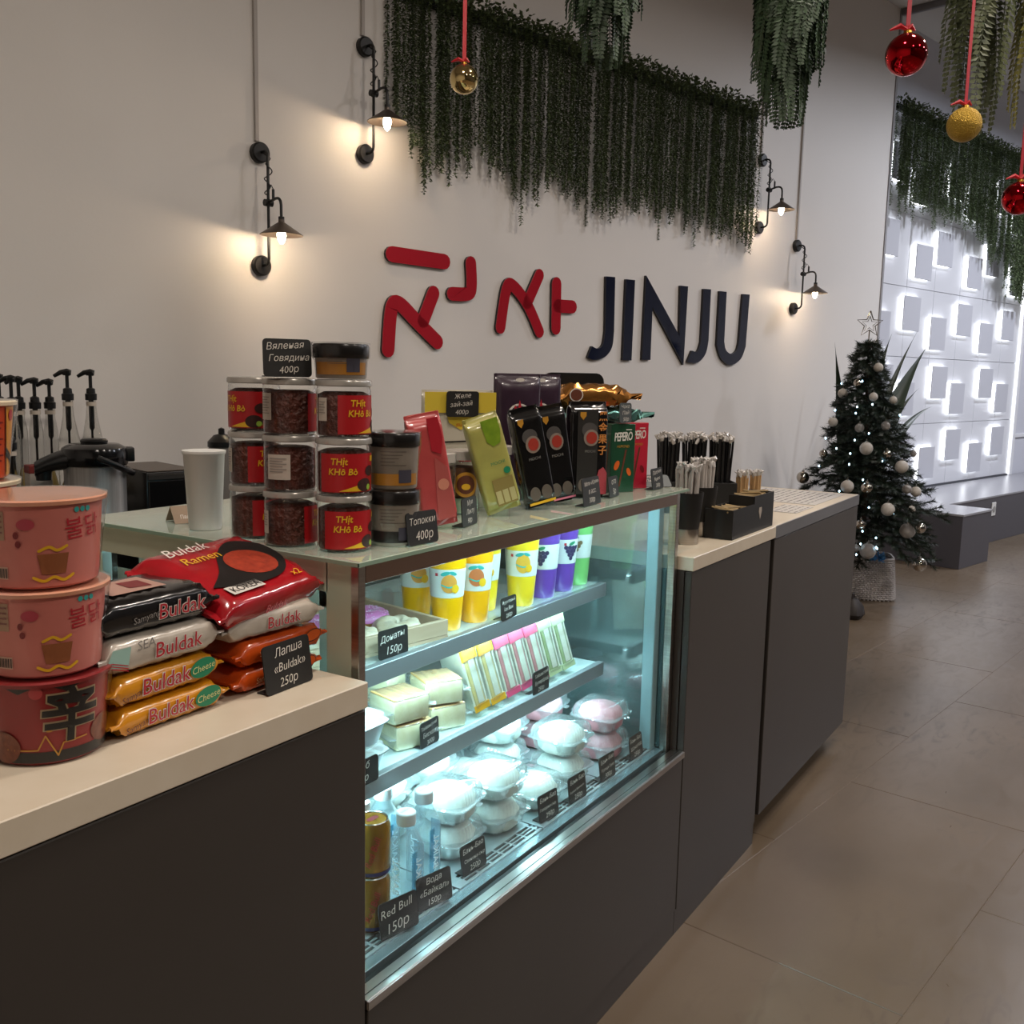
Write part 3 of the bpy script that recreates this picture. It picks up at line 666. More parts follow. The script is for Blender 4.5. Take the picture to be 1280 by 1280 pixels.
# --- left pile of noodle packs (long side to the customer)
def noodle(label, loc, rz, L, Wd, T, base, txt, c1, c2, seed, extra=None, group='noodle packs on the counter', tilt=(0, 0), tx=.25, ts=.6):
    t = thing('noodle_pack', label, 'noodle pack', loc, (tilt[0], tilt[1], rz), group)
    obj('wrapper', pack(L, Wd, T, 4.5, .01, .0016, seed, .1), base, t, ang=60)
    y = -Wd/2-.0016
    if txt:
        a, b = outl(txt, T*ts, L*(tx-.14), y, T*.3, R(1))
        deco(t, 'lettering_back', c2, [b]); deco(t, 'lettering', c1, [a])
    if extra: extra(t, y, L, Wd, T)
    return t
Kred = mat('print_red', '#a81f2c', .35); Kwhite = mat('print_white', '#cfc8bf', .4); Kyel = mat('print_yellow', '#d8a41e', .4); Kgreen = mat('print_green', '#1d7a55', .4); Kblk = mat('print_black', '#171413', .4)
Kor = mat('print_orange', '#c9571b', .4); Kbrown = mat('print_brown', '#5b2a16', .5); Kgold = mat('print_gold', '#b5802a', .35); Kteal = mat('print_teal', '#2a9b94', .4); Kgrey = mat('print_midgrey', '#7d7873', .5)
Ppink = mat('print_pink', '#d8798e', .4); Kdred = mat('print_darkred', '#6e1016', .4); Klime = mat('print_lime', '#86a83a', .4); Kpurp = mat('print_purple', '#5a3f86', .4)
def cheese(t, y, L, Wd, T):
    deco(t, 'cheese_badge', Kgreen, [flat(ell2d(.021, .0125), y-.0004, L*.33, T*.56, R(6))])
    deco(t, 'badge_lettering', mat('badge_text', '#c9c98a', .4), [flat(text2d('Cheese', .0125, .2), y-.001, L*.33, T*.56-.004, R(6))])
    deco(t, 'maker_lettering', Kbrown, [flat(text2d('Samyang', .011, .2), y, -L*.33, T*.28, R(12))])
    deco(t, 'top_print', Kor, [([(-L*.3, -Wd*.35, T+.0012), (L*.38, -Wd*.35, T+.0012), (L*.38, Wd*.2, T+.0012), (-L*.3, Wd*.2, T+.0012)], [(0, 1, 2, 3)])])
yel = gl('yellow_wrap', '#c8871a', .25, '#b87512')
noodle('yellow cheese noodle pack lying on the countertop at the bottom of its stack', (.765, 1.030, CT+.0005), R(2), .160, .12, .036, yel, 'Buldak', Kred, Kwhite, 1, cheese, tx=.10, ts=.72)
noodle('yellow cheese noodle pack between the white pack and the lowest yellow pack', (.760, 1.032, CT+.0372), R(3), .158, .12, .038, yel, 'Buldak', Kred, Kwhite, 2, cheese, tx=.10, ts=.72)
def ext_white(t, y, L, Wd, T):
    deco(t, 'maker_lettering', Kgrey, [flat(text2d('SEA', .016, .1), y, -L*.17, T*.62, R(4))])
    deco(t, 'end_print', mat('print_mint', '#8fb0a6', .5), [flat(poly2d([(-.03, -.008), (.0, -.012), (.005, .012), (-.02, .012)]), y, -L*.33, T*.5)])
    deco(t, 'seal_stripe', Kred, [flat(poly2d([(-.012, -.0006), (.012, -.0006), (.012, .0006), (-.012, .0006)]), y-.0004, -L*.40, T*(.22+.07*k), R(-18)) for k in range(3)])
noodle('white noodle pack with red lettering between the black pack and the yellow packs', (.757, 1.034, CT+.0764), R(1), .165, .125, .044, gl('white_wrap', '#b9b0a4', .25, '#a79d90'), 'Buldak', Kred, Kwhite, 3, ext_white)
def ext_black(t, y, L, Wd, T):
    deco(t, 'maker_lettering', Kgrey, [flat(text2d('Samyang', .011, .2), y, -L*.12, T*.35, R(8))])
    deco(t, 'top_print', mat('print_peach', '#a98476', .4), [([(-L*.28, -Wd*.3, T+.0014), (L*.2, -Wd*.28, T+.0014), (L*.24, Wd*.25, T+.0014), (-L*.3, Wd*.2, T+.0014)], [(0, 1, 2, 3)])])
    deco(t, 'top_motif', Kdred, [([(-L*.05, -Wd*.15, T+.002), (L*.12, -Wd*.2, T+.002), (L*.16, Wd*.1, T+.002), (-L*.02, Wd*.12, T+.002)], [(0, 1, 2, 3)])])
noodle('black noodle pack with red lettering on top of the white and yellow packs', (.752, 1.036, CT+.1214), R(1), .165, .125, .044, gl('black_wrap', '#100e0e', .2), 'Buldak', Kred, Kwhite, 4, ext_black, tx=.33)
# --- right pile
ora = gl('orange_wrap', '#c8501a', .25, '#b4420f')
def ext_or(t, y, L, Wd, T):
    deco(t, 'maker_lettering', mat('print_cream', '#cf9a70', .4), [flat(text2d('Samyang', .011, .2), y, -L*.18, T*.4, R(6))])
    deco(t, 'badge', Kbrown, [flat(ell2d(.017, .009), y, L*.36, T*.55, R(5))]); deco(t, 'badge_inner', Kor, [flat(ell2d(.0155, .0076), y-.0004, L*.36, T*.55, R(5))])
noodle('orange noodle pack lying on the countertop under another orange pack', (.950, 1.040, CT+.0005), R(1), .150, .125, .034, ora, None, None, None, 5, ext_or)
noodle('orange noodle pack under the white pack, right behind the black price sign', (.957, 1.040, CT+.0352), R(2), .160, .125, .038, ora, None, None, None, 6, ext_or)
noodle('white noodle pack with red lettering under the big red pack', (.942, 1.036, CT+.0740), R(-1), .165, .125, .038, gl('white_wrap', '#b9b0a4'), 'Buldak', Kred, Kwhite, 7, tx=.22)
def ext_red(t, y, L, Wd, T):
    z = T+.0016
    deco(t, 'black_swirl', Kblk, [(lambda P: ([(x, y_, z) for x, y_ in P], [tuple(range(len(P)))]))(sm([(-.085, -.04), (-.03, -.058), (.04, -.055), (.085, -.02), (.09, .03), (.05, .055), (0, .03), (-.04, -.01), (-.085, -.04)]))])
    deco(t, 'noodle_picture', mat('noodle_print', '#b5442a', .4, noise=.8, nscale=120, col2='#6a1810'), [([(.028+.042*math.cos(k*.314), -.008+.036*math.sin(k*.314), z+.0006) for k in range(20)], [tuple(range(20))])])
    for txt, yy, s_, m in (('Buldak', .052, .03, Kwhite), ('Ramen', .024, .026, Kyel)):
        vs, fs = text2d(txt, s_, .2); deco(t, 'lettering', m, [([(x-.03, q+yy, z+.0006) for x, q in vs], fs)])
    vs, fs = text2d('KOREA', .017, 0); deco(t, 'origin_tag', Kwhite, [([(-.075, -.068, z), (-.012, -.068, z), (-.012, -.048, z), (-.075, -.048, z)], [(0, 1, 2, 3)])]); deco(t, 'origin_lettering', Kblk, [([(x-.043, q-.064, z+.0006) for x, q in vs], fs)])
    vs, fs = text2d('x2', .02, .2); deco(t, 'count_lettering', Kyel, [([(x+.06, q-.068, z) for x, q in vs], fs)])
    deco(t, 'spine_lettering', mat('print_rose', '#d0606a', .4), [flat(text2d('Buldak', .017, .2), y, .0, T*.28)])
noodle('big red noodle multipack with a noodle picture on top of its pile', (.932, 1.060, CT+.120), R(8), .205, .165, .046, gl('red_wrap', '#a81620', .2, '#8c0f18'), None, None, None, 8, ext_red, tilt=(R(17), R(-2)))
noodle('pale noodle pack lying under the back of the big red multipack', (.950, 1.165, CT+.0005), 0, .16, .10, .105, gl('white_wrap', '#b9b0a4'), None, None, None, 9)
sign('black price sign leaning on the orange noodle packs', (.900, .950), (.992, .955), CT, .066, ['Лапша', '«Buldak»', '250р'])
# --- noodle bowls
def bowl(label, x, y, z, h, rb, rt, m, lidm, decof=None, group='noodle bowls on the counter', rimm=None):
    t = thing('noodle_bowl', label, 'noodle bowl', (x, y, z), group=group)
    rf = lambda q: rb+(rt-rb)*max(0, min(1, q/h))
    obj('body', MB().lathe([(0, 0), (rb-.004, 0), (rb, .003)]+[(rf(h*k/8), h*k/8) for k in range(1, 8)]+[(rt, h-.004)], 48), m, t)
    obj('lid', MB().lathe([(rt, h-.006), (rt+.0045, h-.005), (rt+.005, h-.001), (rt+.002, h+.0005), (rt-.006, h-.001), (0, h-.0015)], 48), lidm, t)
    obj('shrink_wrap', MB().lathe([(rb+.001, .002), (rf(h*.5)+.0025, h*.5), (rt+.0055, h-.006), (rt+.006, h+.001), (rt*.5, h+.002), (0, h+.002)], 40, wob=lambda a, q: 1+.006*math.sin(a*23+q*80)*math.sin(a*7)), thin_glass('shrink_film', (1, 1, 1, 1), 1.25, .12), t)
    if decof: decof(t, rf, camphi(x, y), h)
    return t
pinkb = mat('pink_paper', '#c47468', .4, noise=.4, nscale=12, col2='#bb6a60'); pinkl = mat('pink_lid', '#d3a196', .35, noise=.9, nscale=14, col2='#b9743f')
def rect2d(x0, x1, z0, z1): return poly2d([(x0, z0), (x1, z0), (x1, z1), (x0, z1)])
def deco_pink(t, rf, ph, h):
    mb = MB(); wpatch(mb, rf, ph, -.068, -.036, h*.56, h*.88); obj('nutrition_panel', mb, mat('panel_beige', '#9c7a62', .5), t)
    mb = MB(); [wpatch(mb, rf, ph, -.066+.016*(k % 2), -.054+.016*(k % 2), h*(.82-.06*(k//2)), h*(.84-.06*(k//2)), .0012, 4, 2) for k in range(8)]; obj('panel_print', mb, mat('print_darkpink', '#7c4a44', .5), t)
    mb = MB(); wpatch(mb, rf, ph, -.056, -.034, h*.12, h*.26); obj('barcode_panel', mb, mat('panel_pale', '#c9a28f', .5), t)
    mb = MB(); rr = random.Random(2); x = -.0545
    while x < -.036: w_ = rr.uniform(.0006, .0016); wpatch(mb, rf, ph, x, x+w_, h*.135, h*.245, .0013, 2, 2); x += w_+rr.uniform(.0006, .0014)
    obj('barcode', mb, mat('barcode_dark', '#3a2622', .5), t)
    deco(t, 'oval_badge', mat('badge_pink', '#a83a48', .4), [wrap(ell2d(.009, .006), rf, ph, h*.74, .0014, -.014)])
    deco(t, 'character_lettering', Kred, [wrap(text2d('불닭', .026, .0, line=.9), rf, ph, h*.58, .0014, .048, 0, R(4))])
    deco(t, 'small_lettering', Kteal, [wrap(text2d('●●●', .008), rf, ph, h*.85, .0014, .046)])
    deco(t, 'bowl_motif', mat('motif_brown', '#8a4e2a', .5), [wrap(poly2d([(-.012, -.014), (.012, -.014), (.016, .008), (-.016, .008)]), rf, ph, h*.32, .0014, .012)])
    deco(t, 'noodle_motif', Kyel, [wrap(poly2d(capsule(sm([(-.02, -.002), (-.01, -.006), (0, -.002), (.01, -.006), (.02, -.001)]), .0016)), rf, ph, h*.16, .0016, .012), wrap(poly2d(capsule(sm([(-.014, .0), (-.004, .004), (.004, .0), (.014, .004)]), .0016)), rf, ph, h*.44, .0016, .012)])
    deco(t, 'heart_motif', Kdred, [wrap(ell2d(.003, .004, 10), rf, ph, h*(.62-.1*k), .0014, -.024+.002*k) for k in range(2)])
redb = mat('red_paper', '#8f1a1d', .35, noise=.6, nscale=9, col2='#7a1114')
def deco_red(t, rf, ph, h):
    mb = MB(); wpatch(mb, rf, ph, -.11, .11, .004, h*.17, .0006, 30, 3); obj('black_band', mb, Kblk, t)
    deco(t, 'zigzag_line', Kgold, [wrap(poly2d(capsule(q, .0008, 3)), rf, ph, h*.2, .0016) for q in ([(-.045, 0), (-.012, 0)], [(-.012, 0), (-.004, .016)], [(-.004, .016), (.008, -.008)], [(.008, -.008), (.014, .006)], [(.014, .006), (.04, .008)])])
    a = text2d('辛', .066, .08, offset=.02); b = text2d('辛', .066, .08, offset=.045)
    deco(t, 'character_outline', mat('print_khaki', '#a08a6a', .4), [wrap(b, rf, ph, h*.34, .0010, .022)]); deco(t, 'character_lettering', Kblk, [wrap(a, rf, ph, h*.34, .0022, .022)])
    deco(t, 'maker_badge', mat('badge_red', '#a8383a', .4), [wrap(ell2d(.007, .007), rf, ph, h*.88, .0014, -.012), wrap(ell2d(.007, .007), rf, ph, h*.84, .0014, -.066)])
    deco(t, 'food_picture', mat('food_print', '#8a4a30', .4, noise=.9, nscale=150, col2='#4a1a10'), [wrap(ell2d(.02, .016), rf, ph, h*.3, .0012, .066), wrap(ell2d(.02, .018), rf, ph, h*.22, .0016, -.05)])
    deco(t, 'food_rim', Kgold, [wrap(ell2d(.0035, .0012, 8), rf, ph, h*.42, .0014, .0)])
    deco(t, 'lid_triangle', Kblk, [wrap(poly2d([(-.02+.05*k, .0), (.02+.05*k, 0), (.0+.05*k, -.009)]), rf, ph, h*.965, .0016, -.03) for k in range(2)])
bowl('red and black noodle bowl with a large black character at the bottom of the stack', .634, 1.020, CT+.0005, .096, .058, .0655, redb, mat('red_lid', '#7a1a1c', .35), deco_red)
bowl('pink noodle bowl standing directly on the red and black bowl', .634, 1.020, CT+.0985, .096, .058, .0655, pinkb, pinkl, deco_pink)
bowl('pink noodle bowl at the top of the stack above another pink bowl', .634, 1.020, CT+.1965, .096, .058, .0655, pinkb, pinkl, deco_pink)
orb = mat('orange_paper', '#c0461c', .4, noise=.5, nscale=10, col2='#a83614')
def deco_or(t, rf, ph, h):
    mb = MB(); wpatch(mb, rf, ph, .068, .105, .004, h*.93); obj('yellow_panel', mb, mat('panel_orange', '#cf8a28', .4), t)
    deco(t, 'stripe', Kblk, [wrap(poly2d(capsule([(-.012, .008), (.012, -.01)], .002, 3)), rf, ph, h*.3, .0014, .08), wrap(poly2d(capsule([(-.012, .008), (.012, -.01)], .002, 3)), rf, ph, h*.24, .0014, .08), wrap(rect2d(-.0008, .0008, -h*.42, h*.42), rf, ph, h*.5, .0014, .068)])
    mb = MB(); [wpatch(mb, rf, ph, .028, .062-.004*(k % 3), h*(.72-.07*k), h*(.74-.07*k), .0012, 6, 2) for k in range(8)]; obj('small_print', mb, Kdred, t)
    deco(t, 'round_badge', Kred, [wrap(ell2d(.007, .007), rf, ph, h*.82, .0014, .082)])
oh = (.095)
for k in range(4):
    bowl(['orange noodle bowl at the bottom of the orange stack', 'second orange noodle bowl in the orange stack', 'third orange noodle bowl in the orange stack', 'orange noodle bowl with a pale lid topping the stack behind the pink bowls'][k], .655, 1.225, CT+.0005+(oh+.0025)*k, oh, .058, .067, orb, mat('cream_lid', '#cfc0a4', .35), deco_or if k == 3 else None)

# ================================================================== on top of the case
TZ = ZT+.0006
# --- jars of dried beef
JH, JR = .0845, .0405
M_jar = thin_glass('jar_clear', (.97, .97, .96, 1), 1.4, .03, 0, (1, 1, 1, 1), 3.2); M_jlid = mat('jar_lid', '#a9a49c', .25, .5)
M_beef = mat('dried_beef', '#6a2c18', .55, noise=.9, nscale=55, col2='#2a0f08', bump=1, bscale=140)
M_jlab = mat('jar_label_red', '#a0161b', .35); M_jy = mat('jar_label_yellow', '#d1a520', .35)
jrf = lambda q: JR
def jar(label, x, y, lvl, lab, stick=None, limes=True):
    t = thing('jerky_jar', label, 'jar', (x, y, TZ+(JH+.0012)*lvl), group='stacked jars of dried beef on the display case')
    ph = camphi(x, y)
    obj('jar_body', MB().lathe([(0, .0005), (JR-.003, .0005), (JR, .004), (JR, JH-.016), (JR-.001, JH-.012), (JR, JH-.009)], 40), M_jar, t)
    obj('contents', MB().lathe([(0, .002), (JR-.004, .002), (JR-.0025, .006), (JR-.0025, JH*.74), (JR*.7, JH*.79), (JR*.35, JH*.77), (0, JH*.78)], 36, wob=lambda a, q: 1+.02*math.sin(a*17+q*300)), M_beef, t)
    obj('lid', MB().lathe([(JR-.001, JH-.010), (JR+.0018, JH-.009), (JR+.0018, JH-.003), (JR+.0008, JH-.0008), (JR-.003, JH), (JR-.005, JH-.002), (0, JH-.002)], 40), M_jlid, t)
    if lab is not None:
        p = ph+lab; hw = JR*1.25
        mb = MB(); wpatch(mb, jrf, p, -hw, hw, .005, .062, .0006, 26, 3); lb_ = obj('paper_label', mb, M_jlab, t)
        deco(lb_, 'title_lettering', M_jy, [wrap(text2d('THịt', .0135, .12, offset=.02), jrf, p, .046, .0013, -.020), wrap(text2d('KHô Bò', .0135, .12, offset=.02), jrf, p, .031, .0013, -.014)])
        deco(lb_, 'beef_picture', mat('label_brown', '#3a140c', .5, noise=.9, nscale=160, col2='#1a0805'), [wrap(ell2d(.014, .010), jrf, p, .0155, .0012, .022), wrap(ell2d(.011, .008), jrf, p, .036, .0012, .034)])
        deco(lb_, 'lime_picture', Klime, [wrap(ell2d(.0045, .0045, 12), jrf, p, .012, .0016, .030)])
        deco(lb_, 'yellow_corner', M_jy, [wrap(poly2d([(-.020, 0), (.03, 0), (.02, .012)]), jrf, p, .0065, .0010, 0), wrap(rect2d(-.006, .006, -.004, .004), jrf, p, .054, .0012, .042)])
    if stick is not None:
        mb = MB(); w_, z0, z1 = stick[1:]; wpatch(mb, jrf, ph+stick[0], -w_, w_, z0, z1, .0009, 8, 3); s_ = obj('white_sticker', mb, mat('sticker_white', '#b5aca0', .5), t)
        deco(s_, 'sticker_print', Kgrey, [wrap(rect2d(-w_*.8, w_*(.7-.3*(k % 2)), -.0006, .0006), jrf, ph+stick[0], z1-.006-.004*k, .0014) for k in range(int((z1-z0-.012)/.004))])
CA, CB, CC = (1.124, 1.205), (1.104, 1.107), (1.122, 1.013)
jar('jar of dried beef at the bottom of the stack nearest the white cup', *CA, 0, 1.1)
jar('jar of dried beef in the middle of the stack nearest the white cup', *CA, 1, .95, (-1.25, .009, .02, .058))
jar('jar of dried beef topping the stack nearest the white cup, label picture showing', *CA, 2, -.55)
jar('jar of dried beef with a narrow white sticker, bottom of the middle stack', *CB, 0, 1.75, (-1.1, .007, .02, .055))
jar('jar of dried beef with a broad white sticker in the middle stack', *CB, 1, None, (-.45, .019, .018, .056))
jar('jar of dried beef topping the middle stack under the black price sign', *CB, 2, 1.95, (-1.0, .012, .022, .062))
jar('jar of dried beef at the bottom of the stack beside the rice cake cups', *CC, 0, .48)
jar('jar of dried beef in the middle of the stack beside the rice cake cups', *CC, 1, .30)
jar('jar of dried beef carrying the black lidded cup', *CC, 2, 1.02, (-.85, .009, .024, .058))
# --- rice cake cups
M_tcup = mat('cup_grey', '#8d8378', .35, noise=.5, nscale=40, col2='#7d7469'); M_tlid = mat('cup_lid_black', '#171514', .25)
def tcup(label, x, y, z, h=.087, lo='dark'):
    t = thing('rice_cake_cup', label, 'food cup', (x, y, z), group='rice cake cups with black lids'); ph = camphi(x, y)
    rf = lambda q: .0365+.003*q/h
    obj('body', MB().lathe([(0, 0), (.0355, 0), (.0365, .002), (rf(h-.02), h-.02)], 36), M_tcup, t)
    obj('lid', MB().lathe([(.0405, h-.022), (.0415, h-.02), (.0415, h-.004), (.040, h-.001), (.036, h-.001), (.034, h-.004), (0, h-.004)], 36, wob=lambda a, q: 1+.008*math.sin(a*31)), M_tlid, t)
    obj('shrink_wrap', MB().lathe([(.0375, .001), (.0395, h*.5), (.0428, h-.02), (.0428, h+.0008), (.02, h+.001), (0, h+.001)], 36, wob=lambda a, q: 1+.012*math.sin(a*19+q*50)), thin_glass('shrink_film', (1, 1, 1, 1)), t)
    mb = MB(); [wpatch(mb, rf, ph, -.022+.001*(k % 3), .02-.006*(k % 4), h*(.66-.06*k), h*(.675-.06*k), .0012, 6, 2) for k in range(5)]; obj('small_print', mb, mat('print_dim', '#5d554d', .5), t)
    mb = MB(); wpatch(mb, rf, ph, -.045, .045, .006, .024, .0008, 16, 2); obj('lower_band', mb, Kblk if lo == 'dark' else mat('band_orange', '#a87328', .4), t)
    mb = MB(); wpatch(mb, rf, ph, .008, .03, .010, .030, .0014, 6, 2); obj('info_box', mb, mat('info_dark', '#3a3844', .5), t)
tcup('grey cup with black lid standing on the display case behind the price sign', 1.206, .985, TZ)
tcup('grey cup with black lid stacked on the cup behind the price sign', 1.206, .985, TZ+.0895, lo='or')
tcup('grey cup with black lid standing on top of the stacked jars', CC[0]-.002, CC[1]+.003, TZ+(JH+.0012)*3, h=.052, lo='or')
sign('black price sign standing on top of the stacked jars', (1.040, 1.095), (1.106, 1.062), TZ+(JH+.0012)*3, .056, ['Вяленая', 'Говядина', '400р'], lean=-4)
sign('black price sign in front of the grey lidded cups', (1.190, .942), (1.262, .938), TZ, .052, ['Топокки', '400р'])
# --- white plastic cups and folded kraft card
t = thing('plastic_cup_stack', 'tall white translucent plastic cup beside the jars', 'plastic cup', (1.116, 1.318, TZ))
obj('cup', MB().lathe([(0, 0), (.0255, 0), (.027, .004), (.0335, .125), (.035, .127), (.035, .130), (.0325, .130), (.026, .006), (0, .006)], 32), mat('frosted_white', '#c9c9c6', .35, sss=.0), t)
obj('rim', MB().lathe([(.0335, .128), (.0355, .1285), (.0355, .132), (.033, .132)], 32), mat('frosted_rim', '#d6d6d2', .3), t)
t = thing('folded_card', 'folded kraft paper card standing beside the white cup', 'card', (1.150, 1.405, TZ), (0, 0, R(-20)))
obj('card', MB().add([(-.03, -.025, 0), (.03, -.025, 0), (.03, 0, .028), (-.03, 0, .028), (.03, .025, 0), (-.03, .025, 0), (-.03, -.0234, 0), (.03, -.0234, 0), (.03, 0, .0264), (-.03, 0, .0264), (.03, .0234, 0), (-.03, .0234, 0)],
    [(0, 1, 2, 3), (3, 2, 4, 5), (6, 9, 8, 7), (9, 11, 10, 8), (0, 6, 7, 1), (5, 4, 10, 11), (0, 3, 9, 6), (3, 5, 11, 9), (1, 7, 8, 2), (2, 8, 10, 4)]), mat('kraft', '#8a7560', .7), t, smooth=False)
deco(t, 'lettering', Kwhite, [([(x*.8, -.0185+z*.66, .0076+z*.75) for x, z in text2d('Палочки', .011, .1)[0]], text2d('Палочки', .011, .1)[1])])
# --- tall snack packs leaning to one side
def tall(name, label, x, y, w, th, h, m, lean, rz, seed, deco_f, cat='snack pack', back=0, group=None, n=6, z=TZ):
    t = thing(name, label, cat, (x, y, z+abs(math.sin(R(lean)))*w/2+abs(math.sin(R(back)))*th/2), (R(back), R(lean), R(rz)), group)
    obj('wrapper', pack(h-.02, w, th, n, .008, .0012, seed, .08, stand=True), m, t, ang=60)
    deco_f(t, -th/2-.0014, w, h); return t
def D_pink(t, y, w, h):
    deco(t, 'window', mat('window_rose', '#a8524e', .25), [flat(poly2d([(-w*.1, h*.06), (w*.42, h*.06), (w*.42, h*.5), (w*.1, h*.6)]), y)])
    deco(t, 'fruit_picture', Kred, [flat(poly2d([(w*.05, h*.66), (w*.3, h*.62), (w*.42, h*.76), (w*.38, h*.94), (w*.05, h*.94)]), y-.0003)])
    deco(t, 'side_badge', mat('badge_peach', '#c9806a', .4), [flat(ell2d(w*.16, h*.05, 14, w*.22, h*.36), y-.0006)])
tall('snack_pack', 'coral pink snack pack leaning over beside the grey lidded cups', 1.372, 1.015, .062, .030, .200, gl('coral_wrap', '#b84a48', .3, '#a83d3e'), -11, -38, 21, D_pink)
tall('snack_pack', 'brown snack pack squeezed behind the coral pink pack', 1.335, 1.075, .055, .028, .165, gl('tan_wrap', '#8a6a50', .3), -9, -38, 22, lambda t, y, w, h: deco(t, 'window', Kbrown, [flat(rect2d(-w*.3, w*.3, h*.1, h*.5), y)]))
sign('narrow black price sign between the coral pink pack and the glass jars', (1.395, .985), (1.462, 1.0), TZ, .05, ['Муи', 'Лакту', '90р'], lean=-4)
# clear jars with gold labels
def cjar(label, x, y):
    t = thing('snack_jar', label, 'jar', (x, y, TZ), group='clear jars with gold labels'); ph = camphi(x, y); r = .034; rf = lambda q: r
    obj('jar_body', MB().lathe([(0, .0005), (r-.003, .0005), (r, .004), (r, .098), (r-.006, .106), (r-.006, .112)], 32), M_jar, t)
    obj('contents', MB().lathe([(0, .002), (r-.004, .002), (r-.003, .005), (r-.003, .025), (r-.006, .03), (0, .03)], 24), mat('mint_sweets', '#6f9c86', .4, noise=.9, nscale=90, col2='#b9c9a8'), t)
    obj('bundle', MB().lathe([(0, .031), (r-.008, .031), (r-.006, .09), (0, .092)], 24), mat('brown_sticks', '#6e4a30', .5, noise=.8, nscale=60, col2='#4c3424', stretch=(1, 1, .1)), t)
    obj('lid', MB().lathe([(r-.004, .104), (r+.001, .104), (r+.001, .120), (r-.001, .122), (0, .122)], 32, wob=lambda a, q: 1+.01*math.sin(a*40)), mat('jar_lid_clear', '#a8a098', .25), t)
    deco(t, 'gold_label', Kgold, [wrap(ell2d(.024, .024, 24), rf, ph+.2, .058, .0022)]); deco(t, 'label_centre', Kbrown, [wrap(ell2d(.018, .018, 24), rf, ph+.2, .058, .0028)])
    deco(t, 'label_picture', Kyel, [wrap(ell2d(.009, .006, 12), rf, ph+.2, .054, .0034)])
cjar('clear jar with a gold label behind the coral pink pack', 1.475, 1.10)
cjar('clear jar with a gold label behind the yellow green pack', 1.555, 1.10)
cjar('clear jar with a gold label behind the black packs', 1.70, 1.12)
# yellow and white pouch
def D_yel(t, y, w, h):
    deco(t, 'yellow_top', mat('pouch_yellow', '#c9b03a', .35), [flat(poly2d([(-w*.49, h*.80), (-w*.2, h*.80), (-w*.16, h*.72), (0, h*.66), (w*.16, h*.72), (w*.2, h*.80), (w*.49, h*.80), (w*.49, h*.97), (-w*.49, h*.97)]), y)])
    deco(t, 'frame_line', Kblk, [flat(poly2d(capsule([(-w*.28, h*.36), (-w*.28, h*.5), (-w*.25, h*.56), (w*.3, h*.57)], .0016, 3)), y-.0003)])
    deco(t, 'title_lettering', Kred, [flat(text2d('Yuzu', .036, .25, align='LEFT', offset=.015), y-.0005, -w*.2, h*.40)])
    deco(t, 'small_lettering', Kor, [flat(text2d('JELLY', .008, .0), y-.0006, 0, h*.69)])
tall('jelly_pouch', 'yellow and white jelly pouch standing upright behind the snack packs', 1.600, 1.145, .15, .035, .238, gl('pouch_white', '#b9b2a2', .3), 0, -36, 23, D_yel, n=2.6)
sign('black price sign clipped to the yellow and white pouch', (1.558, 1.143), (1.612, 1.104), TZ+.182, .050, ['Желе', 'зай-зай', '400р'], lean=3, foot=False)
def D_green(t, y, w, h):
    deco(t, 'grape_picture', mat('grape_green', '#86a02c', .3, noise=.8, nscale=70, col2='#5a7a1a'), [flat(poly2d([(-w*.1, h*.93), (-w*.05, h*.72), (w*.1, h*.66), (w*.32, h*.68), (w*.4, h*.8), (w*.4, h*.93)]), y)])
    deco(t, 'window', mat('window_khaki', '#8a7a48', .2), [flat(rect2d(-w*.2, w*.4, h*.07, h*.34), y)])
    deco(t, 'sweets_picture', mat('sweets_cream', '#b5ab78', .3), [flat(rect2d(-w*.18+w*.2*k, -w*.02+w*.2*k, h*.09, h*.22), y-.0004) for k in range(3)])
    deco(t, 'small_lettering', Kgreen, [flat(text2d('MOCHI', .009, 0), y-.0004, w*.1, h*.48), flat(ell2d(w*.1, h*.035, 12, w*.3, h*.4), y-.0004)])
tall('snack_pack', 'yellow green snack pack leaning over in front of the yellow pouch', 1.575, 1.015, .070, .030, .192, gl('lime_wrap', '#a8a254', .3, '#989450'), -17, -36, 24, D_green)
# purple pouches
def D_purp(t, y, w, h):
    deco(t, 'hang_hole', Kwhite, [flat(ell2d(w*.1, .004, 12, 0, h*.94), y-.001)])
    deco(t, 'round_emblem', Kwhite, [flat(ell2d(w*.26, w*.26, 20, 0, h*.66), y)]); deco(t, 'emblem_inner', mat('emblem_dark', '#2a1a2e', .4), [flat(ell2d(w*.22, w*.22, 20, 0, h*.66), y-.0004)])
    deco(t, 'flame_emblem', Kred, [flat(poly2d([(-w*.16, h*.66), (-w*.1, h*.75), (-w*.04, h*.72), (0, h*.79), (w*.06, h*.71), (w*.04, h*.66)]), y-.0008)])
    deco(t, 'emblem_lettering', Kwhite, [flat(text2d('HOT', .014, .0), y-.0010, 0, h*.61)])
purp = gl('purple_wrap', '#33202f', .3, '#2a1a28')
for k, x in enumerate((1.775, 1.862)):
    tall('purple_pouch', ['dark purple pouch with a flame emblem next to the yellow pouch', 'dark purple pouch with a flame emblem next to the gold foil pack'][k], x, 1.118+.0*k, .105, .03, .272, purp, 0, -36, 25+k, D_purp, n=2.4, group='dark purple pouches')
